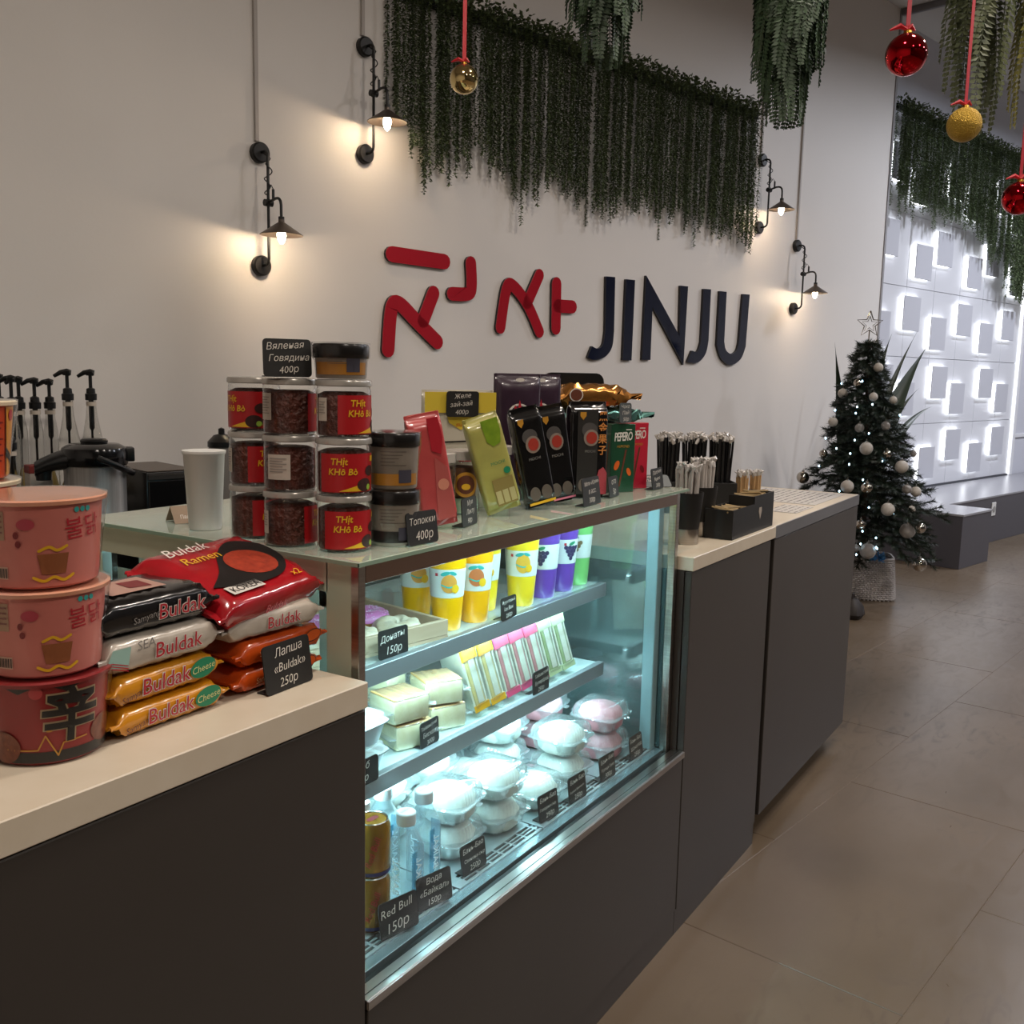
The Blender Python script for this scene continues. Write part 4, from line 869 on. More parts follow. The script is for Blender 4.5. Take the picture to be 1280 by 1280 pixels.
# black mochi packs
blackw = gl('black_gloss', '#0e0d0d', .18)
def D_moc(t, y, w, h):
    deco(t, 'pebble_picture', mat('mochi_grey', '#4a4644', .4), [flat(ell2d(w*.26, h*.075, 18, -w*.04, h*.70), y)])
    deco(t, 'ring_picture', mat('mochi_white', '#85756a', .4), [flat(ell2d(w*.25, h*.085, 18, w*.02, h*.62), y-.0004)]); deco(t, 'filling_picture', mat('mochi_red', '#9c3226', .4), [flat(ell2d(w*.18, h*.062, 18, w*.03, h*.62), y-.0008)])
    deco(t, 'emblem', Kgold, [flat(poly2d([(-w*.36, h*.88), (-w*.16, h*.88), (-w*.16, h*.84), (-w*.26, h*.80), (-w*.36, h*.84)]), y)])
    deco(t, 'window_sweets', mat('mochi_beige', '#5f554d', .35), [flat(ell2d(w*.18, h*.07, 16, -w*.2+w*.4*(k % 2), h*(.14+.15*(k//2))), y) for k in range(2)])
    deco(t, 'small_lettering', Kgrey, [flat(text2d('MOCHI', .008), y, 0, h*.47)])
tall('mochi_pack', 'glossy black pack leaning between the green pack and another black pack', 1.700, 1.010, .064, .034, .205, blackw, -13, -34, 31, lambda t, y, w, h: (D_moc(t, y, w, h), deco(t, 'yellow_foot', Kyel, [flat(rect2d(-w*.45, w*.45, h*.035, h*.06), y-.0004)])), group='glossy black mochi packs')
tall('mochi_pack', 'glossy black pack with a pink foot leaning beside the upright black pack', 1.790, 1.015, .064, .034, .208, blackw, -10, -34, 32, lambda t, y, w, h: (D_moc(t, y, w, h), deco(t, 'pink_foot', Ppink, [flat(rect2d(-w*.45, w*.45, h*.035, h*.055), y-.0004)])), group='glossy black mochi packs')
def D_moc3(t, y, w, h):
    deco(t, 'grey_panel', mat('panel_charcoal', '#2e2c2a', .3), [flat(rect2d(-w*.34, w*.2, h*.05, h*.90), y)])
    D_moc(t, y-.0012, w*.8, h)
    for k, ch in enumerate('黑金果子'): deco(t, 'gold_character', mat('print_copper', '#c07a3c', .4), [flat(text2d(ch, .022, 0, offset=.02), y-.0006, w*.33, h*(.80-.115*k))])
    deco(t, 'sugared_sweet', mat('sugar_red', '#a8303a', .6, bump=.6, bscale=500), [flat(poly2d([(w*.18, h*.04), (w*.46, h*.04), (w*.46, h*.26), (w*.36, h*.32), (w*.24, h*.29), (w*.18, h*.2)]), y-.002)])
tall('mochi_pack', 'upright black pack with gold characters and a sugared red sweet', 1.925, 1.030, .092, .036, .215, blackw, 0, -34, 33, D_moc3)
sign('black price sign in front of the upright black pack', (1.775, .950), (1.865, .958), TZ, .058, ['Моти «Крем»', 'в асс.', '300р'])
sign('black price sign partly behind the upright black pack beside the green box', (1.945, .978), (2.005, .985), TZ, .046, ['   ого', '    5р'])
# gold and teal foil packs, black tray behind, small slate sign
def D_none(*a): pass
def foil(label, loc, rz, L, Wd, T, m, seed, mo, tilt=0):
    t = thing('foil_pack', label, 'snack pack', loc, (R(tilt), 0, R(rz)))
    obj('wrapper', pack(L, Wd, T, 3, .03, .006, seed, .25, rings=16), m, t, ang=30); mo(t, -Wd/2-.003, L, T)
tag(thing('storage_box', 'dark storage box standing behind the stick biscuit boxes', 'box', (2.150, 1.148, TZ), (0, 0, R(-34))), None, None)
_sb = [o for o in COL.objects if o.name.startswith('storage_box')][-1]
obj('box_body', MB().box(-.085, .075, -.045, .05, 0, .142, b=.004), mat('box_darkbrown', '#2b2420', .5), _sb); obj('box_lid', MB().box(-.087, .077, -.047, .052, .1425, .154, b=.003), mat('box_darkbrown2', '#352c27', .5), _sb)
foil('teal foil pack lying under the gold foil pack', (2.170, 1.128, TZ+.1545), -34, .20, .09, .036, mat('teal_foil', '#5f8f88', .22, .75), 41, lambda t, y, L, T: None)
foil('gold foil pack lying on the teal pack', (2.135, 1.138, TZ+.191), -34, .18, .09, .055, mat('gold_foil', '#b0783c', .22, .8), 42, lambda t, y, L, T: (deco(t, 'pack_emblem', Kwhite, [flat(ell2d(.018, .016, 16, -L*.33, T*.55), y)]), deco(t, 'emblem_inner', Kbrown, [flat(ell2d(.0155, .0135, 16, -L*.33, T*.55), y-.0005)])))
t = thing('black_tray', 'black rounded tray propped upright behind the gold foil pack', 'tray', (2.20, 1.218, TZ+.0006), (R(0), 0, R(-34)))
obj('panel', MB().prism(rrect(.17, .272, .022), -.003, .003), M_black, t, ang=50)
sign('small slate grey price sign standing on the green stick box', (2.050, 1.012), (2.086, 1.000), TZ+.160, .046, ['Чоко', 'Пай', '50р'], board=M_slate, lean=-2, foot=True)
# stick biscuit boxes
def D_box(label, x, y, m, m2, rz):
    t = thing('biscuit_box', label, 'biscuit box', (x, y, TZ), (0, 0, R(rz))); w, d, h = .066, .03, .158
    obj('carton', MB().box(-w/2, w/2, -d/2, d/2, 0, h, b=.001), m, t); Y = -d/2-.0006
    deco(t, 'title_lettering', Kwhite, [flat(text2d('PEPERO', .0165, .15, offset=.02, spacing=.85), Y, 0, h*.76, R(3), 1, 1.7)])
    LM = Matrix.Rotation(R(-90), 4, 'Z')
    sm_ = MB(); vs, fs = flat(text2d('PEPERO', .0075, .1), -w/2-.0006, 0, h*.84); sm_.add(vs, fs, LM); obj('side_lettering', sm_, Kgrey, t, smooth=False)
    st = MB(); vs, fs = flat(poly2d(capsule([(-.006, h*.14), (.006, h*.74)], .0022, 4)), -w/2-.0006); st.add(vs, fs, LM); obj('side_stick_picture', st, Kbrown, t, smooth=False)
    deco(t, 'stick_picture', Kbrown, [flat(poly2d(capsule([(-w*.12, h*.1), (w*.12, h*.62)], .0024, 4)), Y)])
    deco(t, 'nut_picture', m2, [flat(ell2d(.0065, .012, 14), Y-.0003, -w*.25, h*.40, R(-25)), flat(ell2d(.0055, .010, 14), Y-.0003, w*.26, h*.30, R(25))])
    deco(t, 'brand_mark', Kwhite, [flat(rect2d(-.008, .008, -.001, .001), Y, w*.22, h*.92)])
    deco(t, 'subtitle', Kgold, [flat(text2d('ALMOND', .008, 0), Y, 0, h*.66)])
D_box('dark green stick biscuit box with white lettering', 2.075, 1.022, gl('box_green', '#17402a', .3), Kor, -30)
D_box('red stick biscuit box with white lettering', 2.165, 1.030, gl('box_red', '#b01f33', .3), Kdred, -30)
sign('black price sign in front of the red stick biscuit box', (2.150, .968), (2.222, .972), TZ, .05, ['Палочки', 'Pepero', '200р'])
sign('slate grey price card lying back at the corner of the display case', (2.185, 1.02), (2.252, .962), TZ, .04, ['Салфетки', 'Палочки', '10р'], board=M_slate, lean=-50, foot=False)
t = thing('folded_card', 'pale folded card behind the red stick biscuit box', 'card', (2.225, 1.13, TZ), (0, 0, R(-50)))
obj('card', MB().box(-.035, .035, -.0008, .0008, 0, .075, M=Matrix.Rotation(R(-25), 4, 'X')).box(-.035, .035, -.0008, .0008, 0, .075, M=Matrix.Translation((0, .062, 0)) @ Matrix.Rotation(R(25), 4, 'X')), mat('card_pale', '#a39a8e', .6), t)
deco(t, 'print', Kgrey, [([(x, .0+.0, 0) for x, z in rect2d(-.02, .02, 0, .01)[0]], [(0, 1, 2, 3)])])

# ================================================================== inside: top shelf
A1 = SH1+.0006
M_oak = mat('tray_wood', '#b39b82', .5, noise=.7, nscale=9, col2='#9c8369', stretch=(.4, 6, 6))
t = thing('wooden_tray', 'light wooden tray holding doughnuts', 'tray', (1.355, 1.238, A1), (0, 0, R(-10))); a, b = .16, .13
obj('base', MB().box(-a, a, -b, b, 0, .006), M_oak, t)
for q in ((-a, a, -b, -b+.01), (-a, a, b-.01, b), (-a, -a+.01, -b+.01, b-.01), (a-.01, a, -b+.01, b-.01)): obj('side_wall', MB().box(q[0], q[1], q[2], q[3], .0062, .036, b=.001), M_oak, t)
def torus(R0, r, n=28, m=14, tw=0, lob=0, zs=.8):
    mb = MB(); mb.grid(lambda u, v: ((R0+r*(1+.12*lob*math.cos(v*18.85+u*6.283*tw))*math.cos(v*6.283))*math.cos(u*6.283), (R0+r*(1+.12*lob*math.cos(v*18.85+u*6.283*tw))*math.cos(v*6.283))*math.sin(u*6.283), zs*(r+r*(1+.12*lob*math.cos(v*18.85+u*6.283*tw))*math.sin(v*6.283))), n, m+1, closeu=True); return mb
M_dough = mat('dough', '#c08a4e', .6); M_glz = mat('white_glaze', '#cfc3b2', .3, noise=.6, nscale=30, col2='#b39a7c')
def donut_pink(x, y, label):
    t = thing('doughnut', label, 'doughnut', (x, y, A1+.0065)); obj('dough_ring', torus(.0275, .0195), M_dough, t)
    obj('icing', MB().grid(lambda u, v: ((.0275+.0206*math.cos(R(-8)+v*R(196)))*math.cos(u*6.283), (.0275+.0206*math.cos(R(-8)+v*R(196)))*math.sin(u*6.283), .0156+.0168*math.sin(R(-8)+v*R(196))), 28, 10, closeu=True), mat('pink_icing', '#b5679a', .35), t)
    mb = MB(); rr = random.Random(4)
    for k in range(170):
        u = rr.uniform(0, 6.28); v = rr.uniform(.3, 2.8); q = .0275+.021*math.cos(v); mb.lathe([(0, -.0012), (.0014, 0), (0, .0012)], 5, c=(q*math.cos(u), q*math.sin(u), .0156+.0172*math.sin(v)))
    s_ = obj('sprinkles', mb, mat('sprinkle', '#d3b3cf', .4), t); s_['kind'] = 'stuff'
donut_pink(1.450, 1.255, 'pink iced doughnut with pale sprinkles in the wooden tray'); donut_pink(1.348, 1.270, 'pink iced doughnut with pale sprinkles at the end of the wooden tray')
for k, (x, y, lb_) in enumerate(((1.427, 1.155, 'twisted glazed doughnut beside the end wall of the wooden tray'), (1.325, 1.172, 'twisted glazed doughnut behind the doughnut price sign'), (1.232, 1.188, 'twisted glazed doughnut by the steel post of the display case'))):
    t = thing('doughnut', lb_, 'doughnut', (x, y, A1+.0065)); obj('dough_ring', torus(.0275, .0195, 42, 18, 6, 1), M_glz, t)
sign('black price sign in front of the wooden doughnut tray', (1.291, 1.086), (1.366, 1.081), A1, .052, ['Донаты', '150р'], lean=-2, foot=False)
# fruit drinks
def drink(label, x, y, juice, kind, lid='#6fb0b8', h=.168, ro=0):
    t = thing('fruit_drink', label, 'drink cup', (x, y, A1), group='fruit drinks on the top shelf'); rb, rt_ = .0275, .040; ph = camphi(x, y)+ro
    rf = lambda q: rb+(rt_-rb)*q/h
    obj('cup', MB().lathe([(0, 0), (rb-.002, 0), (rb, .003)]+[(rf(h*k/6), h*k/6) for k in range(1, 7)], 32), juice, t)
    obj('lid', MB().lathe([(rt_-.001, h), (rt_+.0025, h+.001), (rt_+.0025, h+.006), (rt_-.002, h+.009), (0, h+.010)], 32), mat('drink_lid_'+lid, lid, .3), t)
    mb = MB(); wpatch(mb, rf, ph, -.052, .052, h*.40, h*.74, .0006, 22, 3); lb_ = obj('sleeve_label', mb, mat('drink_label', '#c3c3bd', .4), t)
    Z = h*.57
    if kind in ('mango', 'pine', 'passion'):
        c = {'mango': '#c9893a', 'pine': '#cf9a34', 'passion': '#b5653a'}[kind]
        deco(lb_, 'fruit_picture', mat('fruit_'+kind, c, .4), [wrap(ell2d(.0165, .0185 if kind != 'pine' else .021, 20), rf, ph, Z, .0014, .004)])
        deco(lb_, 'fruit_band', Kteal, [wrap(poly2d(capsule(sm([(-.015, -.002), (0, -.007), (.015, -.002)]), .0014)), rf, ph, Z, .002, .004)])
        deco(lb_, 'leaf_picture', mat('leaf_teal', '#2b8f87', .4), [wrap(ell2d(.010, .004, 12), rf, ph, Z+.0205, .0018, -.004, 0, R(15)), wrap(ell2d(.008, .0035, 12), rf, ph, Z+.021, .0018, .012, 0, R(-20))])
        deco(lb_, 'slice_picture', Kyel, [wrap(ell2d(.008, .009, 12), rf, ph, Z-.010, .0022, .017)])
    else:
        gm = mat('grape_print', '#2e2a4a', .4) if kind == 'grape' else mat('melon_print', '#6a5a3c', .4)
        deco(lb_, 'fruit_picture', gm, [wrap(ell2d(.0052, .0052, 10), rf, ph, Z+.010-.0085*r_, .0014+.0002*c_, -.006+(c_-(3-r_)/2+.5)*.0095-.004) for r_ in range(4) for c_ in range(max(1, 4-r_))])
        deco(lb_, 'leaf_picture', Kgreen, [wrap(ell2d(.009, .004, 12), rf, ph, Z+.02, .0018, -.004, 0, R(20))])
    deco(lb_, 'stamp', Kred, [wrap(rect2d(-.003, .003, -.003, .003), rf, ph, Z+.018, .0016, -.022)])
Jm = mat('juice_mango', '#e0a000', .3, coat=.3, sss=.0); Jp = mat('juice_orange', '#e09a0c', .3, coat=.3); Jy = mat('juice_lemon', '#d8b422', .3, coat=.3); Jg = mat('juice_grape', '#5d3a90', .3, coat=.3); Jl = mat('juice_green', '#6fae62', .3, coat=.3)
drink('yellow mango drink behind the tray at the back of the top shelf', 1.585, 1.232, Jm, 'mango')
drink('yellow mango drink next to the wooden tray', 1.548, 1.128, Jm, 'mango')
drink('orange passion fruit drink with a dark lid', 1.632, 1.120, Jp, 'passion', '#2a2733')
drink('yellow mango drink between the passion fruit and pineapple drinks', 1.722, 1.160, Jy, 'mango')
drink('pale yellow pineapple drink behind the price sign', 1.812, 1.120, Jy, 'pine', '#a8b0a0')
drink('purple grape drink next to the pineapple drink', 1.908, 1.122, Jg, 'grape')
drink('purple grape drink between the grape and the green drinks', 1.994, 1.122, Jg, 'grape', ro=.8)
drink('green drink at the end of the row', 2.078, 1.128, Jl, 'melon', '#57a49a')
sign('black price sign on the shelf edge before the pineapple drink', (1.650, 1.065), (1.712, 1.068), A1, .047, ['Фруктовый', 'Ice Box', '280р'], lean=-3)
# ================================================================== middle shelf
A2 = SH2+.0006
CLR = thin_glass('clear_plastic', (.95, .985, .985, 1), 1.8, .04, .09, (1, 1, 1, 1), 2.4)
def sq(n): return lambda a, q: 1/((abs(math.cos(a))**n+abs(math.sin(a))**n)**(1/n))
M_foil = mat('foil', '#9aa0a2', .3, .85)
for k in range(2):
    t = thing('foil_container', ['foil container with clear lid on the middle shelf under another one', 'foil container with clear lid stacked on another on the middle shelf'][k], 'food container', (1.245, 1.125, A2+.054*k))
    obj('tray', MB().lathe([(0, 0), (.040, 0), (.048, .034), (.053, .035), (.053, .0365), (.047, .0365), (.039, .002), (0, .002)], 40, wob=sq(7), sx=1.35), M_foil, t)
    obj('lid', MB().lathe([(.0525, .0372), (.049, .038), (.046, .050), (0, .052)], 40, wob=sq(7), sx=1.35), thin_glass('lid_plastic', (.95, .99, .99, 1), 1.5, .05, .25), t)
    obj('food', MB().lathe([(0, .004), (.039, .004), (.045, .03), (.02, .036), (0, .036)], 32, wob=sq(6), sx=1.33), mat('pale_food', '#b7c2bd', .6), t)
sign('narrow black price sign before the foil containers', (1.180, 1.062), (1.262, 1.062), A2, .046, ['  боб', '150р'], lean=-2, foot=False)
M_cake = mat('sponge', '#d3c7a2', .8, noise=.6, nscale=70, col2='#c4b48a'); M_crust = mat('crust', '#b58a54', .7)
def cake(label, x, y, z, rz, w=.082, d=.08, h=.05):
    t = thing('sponge_cake_pack', label, 'cake pack', (x, y, z), (0, 0, R(rz)), 'sponge cake packs on the middle shelf')
    obj('sponge', MB().box(-w/2, w/2, -d/2, d/2, .001, h-.004, b=.004), M_cake, t); obj('crust', MB().box(-w/2+.001, w/2-.001, -d/2+.001, d/2-.001, h-.0039, h-.001, b=.001), M_crust, t)
    bag = pack(w+.004, d+.005, h+.001, 7, .014, .0016, int(x*999), .05); obj('bag', bag, thin_glass('bag_film', (.98, .99, .99, 1), 1.5, .12, .05, (1, 1, 1, 1), 2.5), t)
cake('bagged sponge cake on the shelf behind the cake price sign', 1.425, 1.135, A2, -20); cake('bagged sponge cake stacked on the cake behind the price sign', 1.415, 1.140, A2+.052, -14)
cake('bagged sponge cake on the shelf next to the yellow sandwiches', 1.542, 1.142, A2, -22); cake('bagged sponge cake stacked on the one next to the yellow sandwiches', 1.538, 1.145, A2+.052, -30)
cake('bagged sponge cake at the back of the middle shelf', 1.50, 1.26, A2, 5); cake('bagged sponge cake stacked on the cake at the back of the shelf', 1.50, 1.26, A2+.052, 12)
sign('black price sign in front of the bagged sponge cakes', (1.405, 1.080), (1.468, 1.085), A2, .05, ['Тайванский', 'Бисквит', '300р'], lean=-3)
M_bread = mat('white_bread', '#d2d0c0', .7, noise=.4, nscale=60, col2='#c6c2ae')
def sandwich(label, x, y, wrapc, bandc, lean=-15):
    t = thing('sandwich_pack', label, 'sandwich', (x, y, A2+.012), (R(-6), R(lean), R(-18)), 'wrapped sandwiches on the middle shelf'); w, d, h = .052, .085, .140
    wm = mat('sand_'+wrapc, wrapc, .35); bm = mat('sandb_'+bandc, bandc, .4)
    obj('filling', MB().box(-.0135, .0135, -d/2, d/2, .004, h-.006, b=.002), wm, t)
    for sx_ in (-1, 1): obj('bread_slice', MB().box(*sorted((sx_*.0138, sx_*.0185)), -d/2, d/2, .003, h-.005, b=.001), M_bread, t)
    obj('bread_face', MB().box(-.005, .009, -d/2-.002, -d/2-.0005, h*.12, h*.8), M_bread, t)
    obj('top_print', MB().box(-.0195, .0195, -d/2-.0025, -d/2-.0005, h*.80, h-.004).box(-.0195, .0195, -d/2, d/2, h-.0045, h-.002), bm, t)
    obj('bottom_seal', MB().box(-.0195, .0195, -d/2-.0025, -d/2-.0005, 0, h*.1), bm, t)
    obj('film', pack(h, .042, d+.008, 7, .004, .001, int(x*777), .03, stand=True), thin_glass('bag_film', (.98, .99, .99, 1)), t)
sandwich('yellow wrapped sandwich next to the sponge cakes', 1.640, 1.130, '#c9b370', '#c98f1c')
sandwich('yellow wrapped sandwich next to the pink sandwiches', 1.700, 1.130, '#c9b370', '#c98f1c')
sandwich('pink wrapped sandwich next to the yellow sandwiches', 1.760, 1.130, '#c07878', '#c9486c'); sandwich('pink wrapped sandwich behind the sandwich price sign', 1.820, 1.130, '#c07878', '#c9486c'); sandwich('pink wrapped sandwich next to the green sandwiches', 1.880, 1.130, '#c07878', '#c9486c')
sandwich('green wrapped sandwich next to the pink sandwiches', 1.940, 1.130, '#8fa06a', '#a8b48a'); sandwich('green wrapped sandwich at the open end of the row', 2.002, 1.130, '#8fa06a', '#a8b48a')
sign('black price sign in front of the wrapped sandwiches', (1.795, 1.072), (1.868, 1.075), A2, .052, ['Тайванский', 'Бутерброд', '250р'], lean=-3)
# ================================================================== deck
A3 = ZD+.0006
def can(label, z):
    t = thing('drink_can', label, 'can', (1.182, 1.008, z), group='gold drink cans'); rf = lambda q: .0305
    obj('body', MB().lathe([(0, .002), (.022, .002), (.0245, 0), (.0265, .002), (.0305, .010), (.0305, .083), (.0265, .092)], 36), mat('can_gold', '#a9781f', .25, .7), t)
    obj('top_rim', MB().lathe([(.0262, .0915), (.0272, .093), (.0262, .0945), (.0245, .0935), (.0235, .090), (0, .090)], 36), mat('can_silver', '#b9b9b9', .25, 1), t)
    obj('pull_tab', MB().prism(capsule([(-.006, 0), (.008, 0)], .0055), 0, .0012, Matrix.Translation((0, 0, .0912)) @ Matrix.Rotation(R(90), 4, 'X')), Kdred, t)
    mb = MB(); wpatch(mb, rf, camphi(1.182, 1.008), -.06, .06, .006, .012, .0006, 20, 2); obj('blue_band', mb, mat('band_blue', '#2b2a5c', .4), t)
    deco(t, 'lettering', Kred, [wrap(text2d('Red Bull', .016, .2), rf, camphi(1.182, 1.008), .045, .0012, .006, 0, R(70))])
can('gold drink can standing on the deck under another can', A3); can('gold drink can stacked on top of another can', A3+.0948)
def bottle(label, x, y):
    t = thing('water_bottle', label, 'water bottle', (x, y, A3), group='water bottles on the deck'); w4 = lambda a, q: sq(5 if q < .115 else 2.2)(a, q) if q < .14 else 1
    obj('body', MB().lathe([(0, .001), (.022, .001), (.0255, .005), (.0255, .112), (.0225, .128), (.0145, .145), (.0135, .150)], 36, wob=w4), thin_glass('water_clear', (.88, .96, .98, 1), 1.7, .03, .14, (.75, .92, .98, 1), 2.6), t)
    obj('cap', MB().lathe([(0, .150), (.0165, .150), (.017, .153), (.017, .170), (.0155, .172), (0, .172)], 28, wob=lambda a, q: 1+.006*math.cos(a*40)), mat('cap_white', '#c8cccd', .4), t)
    deco(t, 'cap_lettering', mat('cap_blue', '#7d9db0', .5), [([(px_, pz_, .1726) for px_, pz_ in text2d('BAIKAL', .0075)[0]], text2d('BAIKAL', .0075)[1])])
    ph = camphi(x, y)
    lbm = MB(); lbm.box(-.017, -.004, -.0275, -.0268, .02, .108); lbm.box(.0268, .0275, -.017, .004, .02, .108)
    lb_ = obj('printed_label', lbm, thin_glass('label_blue', (.5, .8, .9, 1), 1.4, .1, .2, hx('#5fb4cf')), t, rot=(0, 0, 0))
    for rz_, M_ in ((0, Matrix.Identity(4)), (-90, Matrix.Rotation(R(-90), 4, 'Z'))):
        mb = MB(); vs, fs = text2d('BAIKAL', .021, 0, offset=.01); mb.add([(-z_+.008, -.0282, .064-x_*.95) if False else (z_-.007, -.0282, .064+x_*.95) for x_, z_ in vs], fs, M_); obj('lettering', mb, mat('label_white', '#dfe9ec', .4), t, smooth=False)
for x, y, lb_ in ((1.262, 1.000, 'water bottle standing between the cans and the water price sign'), (1.348, 1.028, 'water bottle next to the clear bun boxes'), (1.318, 1.098, 'water bottle in the back row between two others'), (1.245, 1.088, 'water bottle directly behind the cans')):
    bottle(lb_, x, y)
M_bun = mat('bun_white', '#d5d6cf', .55, noise=.4, nscale=40, col2='#c9c8bc'); M_bunp = mat('bun_pink', '#cc8a90', .55, noise=.4, nscale=40, col2='#c27c84')
def clam_meshes():
    lid = MB().lathe([(.0595, .0340), (.0545, .0350), (.0525, .050), (.0485, .0585), (.041, .0625), (0, .063)], 144, wob=lambda a, q: sq(6)(a, q)*.95*(1+(.018*math.cos(a*36) if .036 < q < .06 else 0)))
    base = MB().lathe([(0, .001), (.040, .001), (.046, .006), (.0525, .031), (.0605, .032), (.0605, .0332), (.0525, .0332)], 144, wob=lambda a, q: sq(6)(a, q)*.95*(1+(.016*math.cos(a*36) if .004 < q < .03 else 0)))
    return lid.mesh('lid', CLR), base.mesh('base', CLR)
LIDM, BASEM = clam_meshes()
HINGE = MB().box(-.02, .02, .058, .066, .031, .035, b=.001).box(-.008, .008, -.067, -.058, .031, .034, b=.001).mesh('clasp', CLR)
BUN = MB().lathe([(0, .003), (.040, .003), (.046, .010), (.048, .024), (.046, .036), (.039, .048), (.026, .0555), (.009, .0585), (0, .057)], 56, wob=lambda a, q: (.96+.05*sq(4)(a, q))*(1+.035*math.cos(a*11+q*90)*(1 if q > .03 else .2)))
BUNM = {0: BUN.mesh('bun', M_bun), 1: BUN.mesh('bun', M_bunp)}
def clam(label, x, y, lvl, pink=0, rz=0):
    t = thing('bun_box', label, 'bun box', (x, y, A3+.0645*1.08*lvl), (0, 0, R(rz)), 'clear boxes of steamed buns')
    for nm_, me_, k_ in (('base', BASEM, 1.08), ('lid', LIDM, 1.08), ('clasp', HINGE, 1.08), ('bun', BUNM[pink], 1.13)):
        o_ = obj(nm_, me_, None, t); o_.scale = (k_, k_, 1.06)
    return t
for x, y, n_, pk, rz, where in ((1.605, 1.048, 2, 0, -8, 'behind the second bun price sign'), (1.468, 1.062, 2, 0, 3, 'next to the water bottles'), (1.580, 1.205, 2, 0, 5, 'in the back row behind the water bottles'), (1.720, 1.200, 1, 0, -4, 'in the back row between two stacks'), (1.746, 1.040, 1, 0, -8, 'behind the middle bun price signs'), (1.888, 1.050, 2, 0, -6, 'next to the pink bun boxes'), (1.862, 1.205, 2, 0, 4, 'in the back row next to the pink buns'), (2.072, 1.045, 2, 1, -3, 'by the end glass'), (2.050, 1.200, 2, 1, 4, 'in the back corner by the end glass'), (1.438, 1.208, 2, 0, 0, 'in the back row under the sponge cakes')):
    for k in range(n_):
        if n_ == 1: L_ = 'single clear box with a %s steamed bun %s' % ('pink' if pk else 'white', where)
        else: L_ = '%s clear box with a %s bun, %s' % (('lower', 'upper')[k], 'pink' if pk else 'white', where)
        clam(L_, x, y, k, pk, rz+k*5)
sign('black price sign before the gold drink cans', (1.150, .962), (1.228, .945), A3, .060, ['Red Bull', '150р'])
sign('black price sign before the water bottles', (1.252, .965), (1.328, .948), A3, .058, ['Вода', '«Байкал»', '150р'])
for k, (a, b, l) in enumerate((((1.392, .972), (1.462, .966), ['Бань-Бао', 'Свинина-сыр', '250р']), ((1.660, .968), (1.728, .962), ['Бань-Бао', 'Говядина-сыр', '290р']), ((1.775, .962), (1.842, .957), ['Бань Бао', 'Курица-Брокколи', '250р']), ((1.915, .960), (1.982, .956), ['Бань-Бао', 'Курица-Гриб', '300р']), ((2.070, .960), (2.135, .958), ['Бань-Бао', 'Шоколад', '250р']))):
    sign('black bun price sign '+['next to the water price sign', 'before the single bun box, third line 290', 'between the signs reading 290 and 300', 'before the stacked white bun boxes, third line 300', 'before the pink bun boxes by the end glass'][k], a, b, A3, .056, l)

# ================================================================== end countertop
def straw_cup(label, x, y, n_, rnd):
    t = thing('straw_cup', label, 'straw holder', (x, y, CT+.0006), group='black straw cups with steel feet')
    obj('cup', MB().lathe([(0, .04), (.033, .04), (.0425, .135), (.0405, .135), (.031, .043), (0, .043)], 36, wob=None), mat('cup_black', '#100f0f', .5), t)
    obj('steel_foot', MB().lathe([(0, 0), (.033, 0), (.0335, .002), (.0335, .0398), (0, .0398)], 36), M_steel, t)
def straws(name, label, x, y, z, n_, rad, L, m, rnd, r=.0032, spread=.25, tip=True):
    t = thing(name, label, 'straws', (x, y, z), group=None); mb = MB(); tp = MB()
    for k in range(n_):
        q = rad*math.sqrt((k+.5)/n_); a = k*2.4; bx_, by_ = q*.62*math.cos(a), q*.62*math.sin(a); l = L*rnd.uniform(.93, 1.03)
        tx_, ty_ = bx_+spread*bx_*1.4+rnd.uniform(-.006, .006), by_+spread*by_*1.4+rnd.uniform(-.006, .006)
        o = MB().tube([(bx_, by_, .003), (tx_, ty_, l)], r, 6); s_ = obj('straw', o, m, t)
        if tip: tp.tube([(tx_, ty_, l), (tx_+rnd.uniform(-.006, .006), ty_+rnd.uniform(-.006, .006), l+.012), (tx_+rnd.uniform(-.012, .012), ty_+rnd.uniform(-.01, .01), l+.018)], [r*1.1, r*1.8, r*.4], 5)
    if tip:
        e = obj('wrapper_tips', tp, mat('wrapper_tip', '#bdb8b4', .25), t); e['kind'] = 'stuff'
rs = random.Random(9)
M_strw = mat('straw_white', '#b5aea8', .35); M_strb = mat('straw_black', '#161415', .35); M_wood = mat('stick_wood', '#b08d62', .6)
straw_cup('black straw cup with steel foot next to the display case', 2.408, .985, 0, rs); straw_cup('black straw cup with steel foot next to the sugar box', 2.560, 1.005, 0, rs)
straws('straw_bundle', 'white wrapped straws in the cup next to the display case', 2.408, .985, CT+.0445, 34, .040, .148, M_strw, rs, .0036)
straws('straw_bundle', 'white wrapped straws in the cup next to the sugar box', 2.560, 1.005, CT+.0445, 30, .040, .152, M_strw, rs, .0036)
def holder(label, x, y, w, d, h, rz=0):
    t = thing('straw_holder', label, 'straw holder', (x, y, CT+.0006), (0, 0, R(rz))); mb = MB()
    for q in ((-w, w, -d, -d+.003), (-w, w, d-.003, d), (-w, -w+.003, -d+.003, d-.003), (w-.003, w, -d+.003, d-.003)): obj('side_wall', MB().box(q[0], q[1], q[2], q[3], 0, h, b=.0005), mat('cup_black', '#100f0f'), t)
    obj('base', MB().box(-w+.003, w-.003, -d+.003, d-.003, 0, .002), mat('cup_black', '#100f0f'), t); return t
holder('black straw holder behind the white straws', 2.98, 1.20, .13, .046, .10, -58)
for k, x in enumerate((-.082, 0, .082)): straws('straw_bundle', ['black wrapped straws at the display case end of the holder', 'black wrapped straws in the middle of the holder', 'black wrapped straws at the tree end of the holder'][k], 2.98+.53*x, 1.20-.848*x, CT+.0035, 40, .048, .232, M_strb, rs, .0038, .15)
